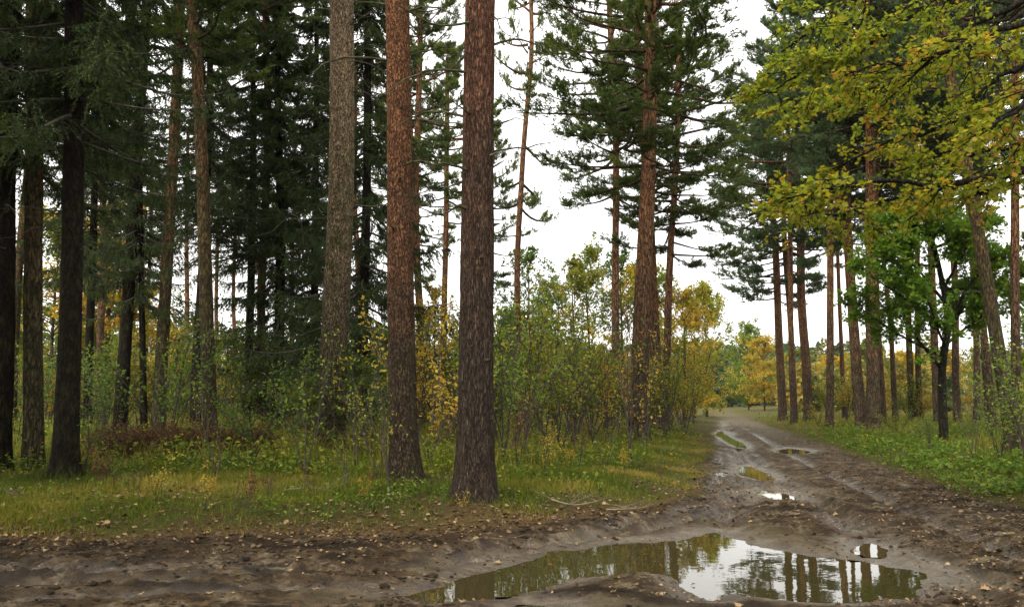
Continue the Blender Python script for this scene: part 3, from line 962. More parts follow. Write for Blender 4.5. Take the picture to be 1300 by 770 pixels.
# the pair and the thin ones by the road
pine('tall pine with wide crown on the grassy verge at the inner side of the bend', 810, 556, 25, 824, 0, H=18, z0=8.0, crown=(21, 3.2, dict(Hc=9.0, Rm=2.2, limbs=84, sub=14)), top=0.45, sides=18, dead=5, dead_z=(4, 7), dead_L=(.5, 1.8))
pine('pine standing close behind the verge pine, mostly hidden by it', 836, 546, 17, 808, 40, H=18, z0=8.2, crown=(22, 2.7, CR), top=0.5, sides=14)
pine('slim straight pine in front of leafy shrubs, between leaning thin pine and verge pine', 780, 512, 11, 774, 0, H=21, z0=9.0, crown=(23, 2.6, CR), wob=0.08, top=0.55, dead=4, dead_z=(5, 9))
pine('very thin pine leaning over the open sky gap, with a sparse crown', 649, 520, 9, 675, 0, H=27, z0=9.5, crown=(24, 1.7, dict(Hc=9.0, Rm=2.2, limbs=30, sub=12)), wob=0.10, top=0.5, dead=5, dead_z=(7, 13), dead_L=(.5, 1.6))
pine('reddish slender pine leaning right beside the verge pine', 842, 530, 11, 856, 260, H=17, z0=7.0, crown=(25, 2.9, CR), top=0.5)

# stand of pines on the far side of the road
for row in [
    ('first pine of the row across the road, next to the yellow birch', 994, 534, 13, 982, 330, 20, 7.0, 31, 3.7),
    ('second pine of the roadside row, slightly thinner than its neighbours', 1009, 533, 10, 998, 330, 21, 8.0, 32, 3.5),
    ('straight reddish pine, third in the roadside row', 1027, 535, 15, 1018, 330, 21, 10, 33, 2.9),
    ('thin lone pine in the gap of the roadside row', 1068, 530, 7, 1066, 330, 20, 12, 34, 2.0),
    ('very thin pine just beside the thick roadside pair', 1080, 528, 5, 1078, 330, 18, 10, 35, 1.8),
    ('thick pine, the leaning one of the thick roadside pair', 1094, 543, 17, 1080, 330, 20, 9.5, 36, 2.8),
    ('thick grey brown pine, the upright one of the thick roadside pair', 1110, 546, 20, 1106, 330, 20, 9.7, 37, 2.9),
    ('medium pine standing close behind the thick roadside pair', 1121, 538, 10, 1116, 330, 19, 9.5, 38, 2.2),
    ('slim slanting pine to the right of the thick roadside pair', 1137, 536, 8, 1125, 360, 19, 10, 39, 2.0),
    ('paler of two slim pines behind the little dark oak', 1158, 535, 10, 1152, 340, 19, 10, 31, 2.2),
    ('darker of two slim pines behind the little dark oak', 1168, 534, 9, 1162, 340, 19, 10, 32, 2.2),
    ('orange tinted pine seen beyond the little dark oak trunk', 1216, 536, 11, 1206, 330, 19, 9.5, 33, 2.4),
    ('slender pine between the little oak and the dark slanting pine', 1240, 541, 10, 1232, 300, 20, 10, 34, 2.4),
    ('pale pine trunk just beside the dark slanting pine', 1262, 545, 12, 1240, 330, 20, 9.5, 35, 2.4),
    ('rusty pine trunk close to the right border of the photo', 1294, 560, 14, 1285, 200, 20, 10.0, 36, 2.4),
]:
    lab, bu, bv, wp, tu, tvv, H, z0, sd, Rm = row
    wp *= .84
    pine(lab, bu, bv, wp, tu, tvv, H=H, z0=z0, crown=(sd, Rm, CR), nmat='pine_blue', top=0.55, wob=0.06, group='pines along the far side of the road', dead=2, dead_z=(5, 9))
pine('dark trunked pine slanting towards the road behind the overhanging oak leaves', 1288, 574, 18, 1221, 190, H=17, z0=11, crown=(37, 2.2, CR), mat='bark_olive', top=0.45, wob=0.05, sides=18, dead=3)
# crowns that fill the sky above the row, standing deeper in
for lab, bu, bv, wp, tu, tvv, H, z0, sd, Rm in [
    ('tall bushy pine deep in the stand, its blue green crown above the road', 1004, 527, 8, 1002, 200, 23, 8.0, 38, 3.4),
    ('tall pine deep in the stand, crown filling the space behind the yellow oak leaves', 1048, 527, 10, 1060, 200, 22, 12.0, 39, 3.9),
    ('broad pine deep in the stand above the thick roadside pair', 1098, 526, 10, 1110, 200, 22, 11.5, 31, 3.9),
    ('pine with a full crown deep in the stand behind the little oak', 1185, 528, 10, 1180, 200, 22, 11, 32, 3.6),
    ('pine with an open crown deep in the stand beyond the slanting trunk', 1250, 529, 10, 1240, 200, 22, 11, 33, 3.6),
]:
    pine(lab, bu, bv, wp, tu, tvv, H=H, z0=z0, crown=(sd, Rm, CR), nmat='pine_blue', top=0.5, group='pines deep behind the roadside row')

# left stand
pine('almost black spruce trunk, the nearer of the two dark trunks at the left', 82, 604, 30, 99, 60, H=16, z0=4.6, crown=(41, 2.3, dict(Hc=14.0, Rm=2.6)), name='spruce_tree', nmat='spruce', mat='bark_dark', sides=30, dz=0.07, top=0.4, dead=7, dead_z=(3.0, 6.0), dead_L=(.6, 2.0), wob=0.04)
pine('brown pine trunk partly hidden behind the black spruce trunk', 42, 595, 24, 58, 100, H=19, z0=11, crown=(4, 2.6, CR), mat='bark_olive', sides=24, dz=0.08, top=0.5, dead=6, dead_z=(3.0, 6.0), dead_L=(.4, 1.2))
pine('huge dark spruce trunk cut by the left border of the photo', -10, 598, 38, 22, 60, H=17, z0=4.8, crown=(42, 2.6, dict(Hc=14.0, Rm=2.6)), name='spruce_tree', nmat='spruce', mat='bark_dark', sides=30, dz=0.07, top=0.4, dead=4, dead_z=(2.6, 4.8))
pine('olive brown pine curving left, lit against the sky gap', 273, 520, 19, 247, 190, H=17, z0=9.0, crown=(5, 2.2, CR), mat='bark_olive', sides=18, top=0.6, wob=0.10, dead=2)
pine('short dark trunk above the brown brush pile', 158, 530, 17, 166, 330, H=18, z0=9.5, crown=(6, 2.2, CR), mat='bark_dark', sides=16, top=0.5)
pine('grey pine trunk behind the leafy sapling and brush pile', 205, 520, 17, 210, 300, H=18, z0=10, crown=(1, 2.2, CR), mat='bark_olive', sides=16, top=0.5)
LEFT = [
    ('slim dark pine between the brown trunk and the short dark trunk', 126, 522, 10, 124, 250, 18, 10, 'bark_far'),
    ('thin crooked pine close to the short dark trunk', 141, 520, 7, 143, 300, 17, 9, 'bark_dark'),
    ('reddish thin pine seen between the two dark spruce trunks', 104, 520, 10, 104, 250, 19, 11, 'bark_far'),
    ('thin bare pine crossing the bright gap beside the olive trunk', 236, 515, 7, 238, 200, 18, 12, 'bark_far'),
    ('thin pine standing just inside the bright gap, right of the olive trunk', 300, 515, 6, 303, 200, 18, 11, 'bark_far'),
    ('thin pine beside the skirt of the dark spruces', 281, 516, 6, 283, 200, 18, 12, 'bark_far'),
    ('warm brown pine showing between the spruce skirts', 336, 520, 12, 338, 200, 19, 11, 'bark_far'),
    ('slim pine between the grey trunk and the orange trunk', 452, 518, 9, 450, 200, 18, 10, 'bark_far'),
    ('pine close behind the orange trunk on its bright side', 535, 520, 11, 535, 100, 19, 8.5, 'bark_far'),
    ('slim pine between the orange trunk and the dark brown trunk', 567, 519, 9, 565, 150, 18, 8.5, 'bark_far'),
    ('thin pine just right of the dark brown trunk', 621, 514, 7, 622, 180, 19, 8.0, 'bark_far'),
    ('thin pine hidden low behind the orange trunk', 523, 515, 8, 517, 100, 20, 8.0, 'bark_far'),
    ('slim mossy pine left of the huge dark spruce gap', 22, 525, 12, 25, 250, 18, 10, 'bark_olive'),
    ('slender dark pine behind the grey pine near the sapling', 190, 516, 6, 188, 250, 18, 11, 'bark_dark'),
    ('distant pine in the haze left of the spruce skirt', 371, 512, 6, 372, 250, 18, 10, 'bark_far'),
]
for i, (lab, bu, bv, wp, tu, tvv, H, z0, mt) in enumerate(LEFT):
    pine(lab, bu, bv, wp, tu, tvv, H=H, z0=z0, crown=(1 + i % 6, 2.4 if bu < 500 else 2.1, CR), mat=mt, top=0.55, wob=0.10, group='slim pines in the left part of the wood', dead=2, dead_z=(4, 8))

# dark spruces of the left wood (skirts to the ground)
SK = dict(Hc=14.0, Rm=2.6)
for lab, bu, bv, wp, tu, tvv, H, z0, sd, Rm in [
    ('dark spruce with branches to the ground, left of the grey tan pine trunk', 352, 545, 16, 354, 100, 16, 0.6, 43, 3.0),
    ('dark spruce filling the gap between the grey tan and the orange trunks', 462, 532, 15, 462, 100, 18, 0.9, 44, 3.3),
    ('drooping spruce high above the bright gap in the left wood', 248, 548, 14, 262, 100, 18, 6.0, 41, 3.0),
    ('shaggy spruce between the olive pine and the spruce skirt', 318, 525, 12, 320, 100, 19, 6.0, 42, 3.2),
    ('narrow spruce deep behind the orange trunk', 402, 524, 12, 400, 100, 19, 2.6, 43, 3.0),
    ('small spruce standing in shadow behind the leafy sapling', 183, 560, 9, 176, 350, 12.0, 3.4, 44, 1.5),
    ('dark spruce at the back between black trunk and short trunk', 118, 530, 12, 118, 200, 17, 5.4, 42, 3.3),
]:
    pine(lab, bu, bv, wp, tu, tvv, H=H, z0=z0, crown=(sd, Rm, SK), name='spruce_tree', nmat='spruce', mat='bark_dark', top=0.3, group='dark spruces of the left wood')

# unseen trees added left of frame and behind the camera to shade the scene
for lab, x, y, H, z0, sd, Rm, nm in [
    ('spruce beyond the left border, nearer than the cut dark trunk', -10.5, 8.0, 17, 3.0, 41, 2.8, 'spruce_tree'),
    ('spruce beyond the left border, across the muddy track', -9.0, 2.0, 18, 3.5, 43, 3.0, 'spruce_tree'),
    ('spruce beyond the left border, behind the photographer', -7.5, -5.0, 18, 3.0, 44, 3.0, 'spruce_tree'),
    ('pine behind the photographer, left one', -2.5, -8.5, 20, 7.0, 1, 3.4, 'pine_tree'),
    ('pine behind the photographer, right one', 4.0, -9.5, 20, 7.0, 2, 3.4, 'pine_tree'),
    ('spruce behind the photographer, farthest right', 9.5, -6.0, 18, 3.0, 42, 3.0, 'spruce_tree'),
]:
    p = np.array([x, y, gz(x, y)])
    o = thing(nm, p, lab, 'tree', 'trees outside the picture')
    rg = R(int(abs(x) * 100))
    ax = make_axis(0.01, 0, .04, rg)
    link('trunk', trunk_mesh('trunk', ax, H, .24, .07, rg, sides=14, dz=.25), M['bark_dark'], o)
    fn = spruce_crown if nm == 'spruce_tree' else pine_crown
    wm, nmh = cached(fn, seed=sd, **(dict(Hc=14.0, Rm=2.6) if nm == 'spruce_tree' else CR))
    bH, bR = (14.0, 2.6) if nm == 'spruce_tree' else (9.0, 2.2)
    for nme, me in (('limbs', wm), ('crown', nmh)):
        c = link(nme, me, M['twig'] if nme == 'limbs' else M['spruce'], o, loc=(0, 0, z0))
        c.scale = (Rm / bR, Rm / bR, (H - z0 + .4) / bH)

# ------------------------------------------------------------------ broadleaf trees of the understorey
def leaf_tree(name, label, bu, bv, H, z0, Rm, seed, mat, kw, group, bark_m='bark_far', d=None, wr=0.012):
    rg = R(seed * 31 + int(bu))
    d = 24 + (531 - bv) * 2.6 if bu < 930 else 48 + (531 - bv) * 4
    x = (bu - 650) / FPX * d
    p = np.array([x, d, gz(x, d)])
    o = thing(name, p, label, 'tree' if 'tree' in name else 'shrub', group)
    wm, lm = cached(leafy_crown, seed=seed, **kw)
    ax = make_axis(rg.normal(0, 0.02), rg.normal(0, 0.02), 0.05, rg)
    link('trunk' if H > 3 else 'stem', trunk_mesh('stem', ax, H * 0.93, H * wr, H * wr * 0.2, rg, sides=7, dz=0.3, flare=0.2), M[bark_m], o)
    rz = rg.uniform(0, 6.28)
    a0 = ax(np.array([z0]))[0]
    for nme, me, mt in (('limbs', wm, M[bark_m]), ('crown', lm, M[mat])):
        c = link(nme, me, mt, o, loc=tuple(a0))
        if me.materials[0] != mt:
            c.material_slots[0].link = 'OBJECT'
            c.material_slots[0].material = mt
        s = Rm / kw['Rm']
        c.scale = (s, s, (H - z0) / kw['Hc'])
        c.rotation_euler = (0, 0, rz)
    return o

BIG = dict(Hc=5.0, Rm=2.0, limbs=40, n_sub=9, lp=7, size=0.15)
AIR = dict(Hc=5.0, Rm=2.0, limbs=28, n_sub=8, lp=6, size=0.12)
BIG2 = dict(Hc=5.0, Rm=2.0, limbs=32, n_sub=9, lp=6, size=0.16, shape='oval')
for lab, bu, bv, H, z0, Rm, sd, mt, kw in [
    ('leafy green tree filling the space left of the slim straight pine', 730, 527, 6.6, 1.2, 2.6, 51, 'leaf_yg', AIR),
    ('yellow green tree rising behind the verge pine', 790, 522, 9.0, 1.5, 2.8, 52, 'leaf_green', AIR),
    ('bright leafy tree between the leaning thin pine and the slim straight pine', 700, 520, 8.0, 1.0, 3.2, 53, 'leaf_green', AIR),
    ('orange tinged tree at the road side beyond the verge pine', 868, 522, 7.0, 0.8, 2.6, 54, 'leaf_gold', AIR),
    ('yellow green tree leaning over the road beyond the verge pine', 846, 522, 8.0, 0.9, 2.8, 51, 'leaf_yg', AIR),
    ('golden tree at the point where the road leaves the left wood', 880, 518, 6.8, 0.4, 2.6, 52, 'leaf_gold', AIR),
    ('yellow tree deep behind the slim straight pine', 815, 517, 10.0, 2.0, 3.6, 53, 'leaf_gold', BIG),
    ('yellow birch by the road end, first of the yellow trees', 948, 517, 8.4, 0.8, 3.2, 54, 'leaf_yg', BIG),
    ('yellow birch by the road end, between the first yellow tree and the roadside pines', 968, 520, 7.5, 0.6, 3.0, 51, 'leaf_gold', BIG),
    ('low yellow tree behind the first roadside pines', 1010, 518, 6.5, 0.4, 3.6, 52, 'leaf_yg', BIG),
    ('golden low tree behind the gap of the roadside row', 1058, 519, 5.6, 0.4, 3.4, 53, 'leaf_gold', BIG),
    ('yellow green low tree behind the thick roadside pair', 1105, 519, 7.5, 0.4, 4.0, 54, 'leaf_yg', BIG),
    ('golden low tree behind the slim slanting pine', 1150, 521, 5.6, 0.4, 3.2, 51, 'leaf_gold', BIG),
    ('brownish gold low tree beyond the little dark oak', 1200, 522, 5.4, 0.4, 3.0, 52, 'leaf_gold', BIG),
    ('green low tree beyond the dark slanting pine', 1256, 524, 5.4, 0.4, 3.0, 53, 'leaf_yg', BIG),
    ('green low tree at the right border behind the verge', 1310, 530, 5.6, 0.5, 2.6, 54, 'leaf_green', BIG),
    ('yellow leaved tree in the left wood behind the two dark trunks', 66, 524, 9.8, 1.5, 3.6, 51, 'leaf_yg', BIG),
    ('golden tree in the left wood behind the black spruce trunk', 128, 524, 10.5, 3.2, 3.4, 52, 'leaf_gold', BIG),
    ('yellow green tree in the left wood above the short dark trunk', 165, 519, 8.2, 1.5, 3.6, 53, 'leaf_yg', BIG),
    ('pale leafy tree low behind the olive pine', 225, 519, 5.2, 0.5, 3.4, 54, 'leaf_yg', BIG),
    ('yellow green low tree below the bright gap of the left wood', 290, 519, 4.8, 0.5, 3.4, 51, 'leaf_yg', BIG),
    ('green low tree behind the spruce skirt', 385, 518, 6.0, 0.5, 3.4, 52, 'leaf_green', BIG),
    ('green low tree behind the orange trunk', 492, 518, 5.5, 0.5, 3.2, 53, 'leaf_green', BIG),
    ('golden slender tree between the orange and the dark brown trunks', 552, 531, 4.0, 0.6, 1.2, 54, 'leaf_gold', AIR),
    ('tall light green tree low in the sky gap beside the leaning thin pine', 672, 522, 9.0, 1.2, 3.2, 52, 'leaf_green', AIR),
    ('tall yellow green tree closing the sky gap before the verge pine', 752, 521, 9.6, 1.2, 3.2, 54, 'leaf_yg', AIR),
    ('pale green tree on the near side where the road ends', 895, 515, 9.5, .5, 3.2, 53, 'leaf_yg', BIG),
    ('large green tree on the far side where the road ends', 950, 509, 12.5, .5, 5.0, 54, 'leaf_green', BIG),
    ('green leafy tree low behind the dark brown trunk', 600, 518, 6.0, 0.5, 3.2, 51, 'leaf_green', BIG),
    ('pale green tree low beside the leaning thin pine', 655, 516, 7.0, 0.5, 3.4, 52, 'leaf_green', BIG),
    ('green tree deep in the left border of the wood', 8, 520, 8.0, 1.0, 3.4, 53, 'leaf_green', BIG),
]:
    leaf_tree('broadleaf_tree', lab, bu, bv, H, z0, Rm, sd, mt, kw, 'broadleaf trees of the understorey')

# young conifers
for lab, bu, bv, H, Rm, sd, mt in [
    ('young bluish pine with branches to the ground, left of the leaning thin pine', 642, 524, 6.2, 1.8, 61, 'pine_blue'),
    ('young bluish pine with branches to the ground, right of the leaning thin pine', 675, 521, 6.6, 1.9, 62, 'pine_blue'),
    ('feathery young pine at the foot of the grey tan trunk', 388, 580, 1.2, 0.45, 61, 'pine'),
    ('feathery young pine between the grey tan and orange trunks', 455, 580, 1.7, 0.6, 62, 'pine'),
]:
    p = on_ground(bu, bv)
    o = thing('young_pine', p, lab, 'tree', 'young pines under the tall trees')
    rg = R(sd + int(bu))
    link('trunk', trunk_mesh('trunk', make_axis(0, 0, 0.02, rg), H, H * .012, H * .003, rg, sides=8, dz=.3), M['bark_far'], o)
    wm, nm = cached(pine_crown, seed=sd, Hc=5.5, Rm=1.6, limbs=60, shape='cone', sub=8, tuft=5, per=10)
    for nme, me, mm in (('limbs', wm, M['bark_far']), ('crown', nm, M[mt])):
        c = link(nme, me, mm, o, loc=(0, 0, 0.15))
        if me.materials[0] != mm:
            c.material_slots[0].link = 'OBJECT'
            c.material_slots[0].material = mm
        c.scale = (Rm / 1.6, Rm / 1.6, H / 5.5)
        c.rotation_euler = (0, 0, rg.uniform(0, 6))

# ------------------------------------------------------------------ little dark oak by the road
def limb_path(pts, n=5):
    return np.array(smooth_poly(pts, n))

p = on_ground(1198, 561)
D0 = p[1]
o = thing('oak_tree', p, 'little oak with crooked black trunk and dark green leaves on the far verge', 'tree')
rg = R(77)
q1, q2, q3 = at(1196, 470, D0) - p, at(1203, 405, D0) - p, at(1190, 330, D0) - p
path = limb_path([(0, 0, -0.2), (0.02, 0, 0.3), q1, q2, q3, q3 + np.array([-.2, .1, 1.2])], 8)
mb = MB()
mb.add(*tubes(path[None], np.linspace(0.15, 0.05, len(path))[None], 14))
link('trunk', mb.mesh('trunk', True), M['bark_oak'], o)
limbs = []
for k, (s0, tu, tv_, dd) in enumerate([(0.42, 1135, 365, .8), (0.5, 1275, 385, -.5), (0.55, 1095, 345, -.6), (0.6, 1255, 330, .8), (0.66, 1140, 320, -.9), (0.7, 1300, 350, .6), (0.72, 1225, 300, -.8),
                                     (0.78, 1110, 310, .7), (0.8, 1160, 290, .9), (0.85, 1250, 285, .2), (0.9, 1190, 275, -.5), (0.5, 1180, 385, -1.3), (0.55, 1225, 370, 1.4), (0.95, 1130, 285, -.3), (.45, 1085, 385, .4), (.62, 1310, 310, -.7)]):
    a = path[int(s0 * (len(path) - 1))]
    e = at(tu, tv_, D0 + dd) - p
    mid = (a + e) / 2 + np.array([0, 0, rg.uniform(-.15, .25)]) + rg.normal(0, .1, 3)
    limbs.append(limb_path([a, mid, e], 4))
L = np.array(limbs)
wd_, lf_ = MB(), MB()
wd_.add(*tubes(L, np.linspace(0.05, 0.012, L.shape[1])[None].repeat(len(L), 0), 7))
twiggy(wd_, lf_, L, 0.012, rg, 20, 1.15, 11, 0.115, 'lobed', 0.5, 0.25, 0.25, flat=0.35)
link('limbs', wd_.mesh('limbs', True), M['bark_oak'], o)
link('crown', lf_.mesh('crown'), M['oak_green'], o)

# ------------------------------------------------------------------ overhanging oak: trunk outside the picture, boughs reaching in
OB = np.array([8.6, 8.6, 0.0])
OB[2] = gz(OB[0], OB[1])
o = thing('oak_tree', OB, 'big oak whose yellow green autumn boughs hang in at the top right corner', 'tree')
rg = R(88)
path = limb_path([(0, 0, -.3), (0.05, 0, .4), (0, .1, 2.5), (-.25, 0, 4.5), (-.1, .2, 7), (-.4, 0, 9.5)], 8)
mb = MB()
mb.add(*tubes(path[None], (np.linspace(0.27, 0.09, len(path)) + 0.12 * np.exp(-np.arange(len(path)) / 2.5))[None], 24))
link('trunk', mb.mesh('trunk', True), M['bark_oak'], o)
BOUGHS = [   # each: list of (u, v, depth)
    [(1420, 150, 8.4), (1300, 182, 8.3), (1235, 196, 8.2), (1190, 192, 8.1), (1140, 218, 8.0)],
    [(1420, 140, 9.2), (1320, 200, 9.4), (1230, 232, 9.5), (1150, 248, 9.6), (1060, 272, 9.7), (1000, 262, 9.8)],
    [(1400, 20, 8.6), (1300, 82, 8.7), (1262, 100, 8.8), (1237, 132, 8.9)],
    [(1420, -20, 7.9), (1300, 28, 7.8), (1235, 52, 7.7), (1170, 78, 7.6), (1110, 82, 7.5)],
    [(1380, -120, 8.0), (1260, -60, 8.1), (1185, 0, 8.2), (1120, 45, 8.3), (1080, 66, 8.4), (1028, 84, 8.5), (985, 118, 8.5)],
    [(1380, -160, 9.3), (1230, -90, 9.5), (1130, -30, 9.6), (1060, 20, 9.8), (1000, 60, 10.0)],
    [(1400, -60, 9.0), (1300, 0, 9.2), (1210, 45, 9.5), (1130, 105, 9.7), (1060, 118, 9.8), (1000, 140, 9.9)],
    [(1400, 60, 9.6), (1300, 120, 9.9), (1215, 155, 10.2), (1130, 180, 10.4), (1060, 215, 10.5)],
    [(1380, -200, 7.6), (1200, -120, 7.3), (1100, -60, 7.1), (1030, -20, 7.0)],
    [(1430, 60, 7.6), (1350, 90, 7.4), (1290, 140, 7.2), (1240, 170, 7.1)],
    [(1400, 230, 8.9), (1330, 225, 9.1), (1260, 240, 9.3), (1200, 250, 9.5)],
    [(1420, 190, 8.0), (1300, 215, 7.8), (1190, 232, 7.7), (1090, 232, 7.6), (1010, 250, 7.6)],
    [(1380, -20, 10.2), (1260, 40, 10.6), (1170, 90, 10.8), (1110, 140, 11.0)],
]
wd_, lf_ = MB(), MB()
for bgh in BOUGHS:
    pts = [at(*b_) - OB for b_ in bgh]
    k = int(np.argmin(np.abs(path[:, 2] - max(2.6, pts[0][2] - 1.0))))
    P = limb_path([path[k]] + pts, 5)
    n_ = len(P)
    link('bough', (lambda mbx: (mbx.add(*tubes((P + np.concatenate([np.zeros((3, 3)), rg.normal(0, 0.018, (n_ - 3, 3))]))[None], np.linspace(0.055, 0.008, n_)[None], 8)), mbx.mesh('bough', True))[1])(MB()), M['bark_oak'], o)
    tip = P[int(n_ * 0.28):]
    twiggy(wd_, lf_, tip[None], 0.011, rg, max(9, int(len(tip) * 0.82)), 0.80, 12, 0.062, 'lobed', 0.46 + (.12 if bgh[-1][1] > 150 else 0) + rg.normal(0, .08), 0.26, 0.02, flat=0.62, up=0.0, droop=0.12)
link('twigs', wd_.mesh('twigs', True), M['bark_oak'], o)
link('crown', lf_.mesh('crown'), M['oak'], o)

# ------------------------------------------------------------------ saplings and shrubs
def sapling_meshes(seed, H=1.8, stems=3, n=14, lp=4, size=0.055, shape='oval', spread=0.25):
    rg = R(seed)
    w_, l_ = MB(), MB()
    K = 9
    s1 = np.linspace(0, 1, K)
    az = rg.uniform(0, 6.28, stems)
    ln_ = rg.uniform(0.55, 1.0, stems) * H
    ln_[0] = H
    out = np.stack([np.cos(az), np.sin(az), 0 * az], -1)[:, None]
    P = out * (spread * H * s1[None, :, None] ** 1.3) * rg.uniform(.3, 1.2, (stems, 1, 1)) + np.array([0, 0, 1.0]) * s1[None, :, None] * ln_[:, None, None]
    P = P + np.cumsum(rg.normal(0, 0.012 * H, (stems, K, 3)), 1) * np.array([1, 1, 0.2])
    P[:, 0] = rg.normal(0, 0.03, (stems, 3)) * np.array([1, 1, 0]) - np.array([0, 0, 0.05])
    w_.add(*tubes(P, (0.0065 * H ** .8 * (1 - 0.75 * s1))[None].repeat(stems, 0), 5))
    twiggy(w_, l_, P, 0.0025 * H ** .7, rg, n, 0.34 * H, lp, size, shape, 0.5 + rg.normal(0, .1, stems), 0.25, 0.22, flat=0.1, up=0.35, depth=1, spread=1.0)
    return w_.mesh('sapling_stems', True), l_.mesh('sapling_leaves')

def sapling(label, bu, bv, H, seed, mat, group='saplings of the undergrowth', wide=1.0, name='sapling', p=None, **kw):
    if p is None:
        p = on_ground(bu, bv)
    o = thing(name, p, label, 'shrub' if name == 'shrub' else 'sapling', group, rz=random.Random(bu * 3 + bv).uniform(0, 6.28))
    H0 = kw.pop('H0', 1.8)
    a, b_ = cached(sapling_meshes, seed=seed, H=H0, **kw)
    for nme, me, mm in (('stems', a, M['twig']), ('foliage', b_, M[mat])):
        c = link(nme, me, mm, o)
        if me.materials[0] != mm:
            c.material_slots[0].link = 'OBJECT'
            c.material_slots[0].material = mm
        c.scale = (wide * H / H0, wide * H / H0, H / H0)
    return o

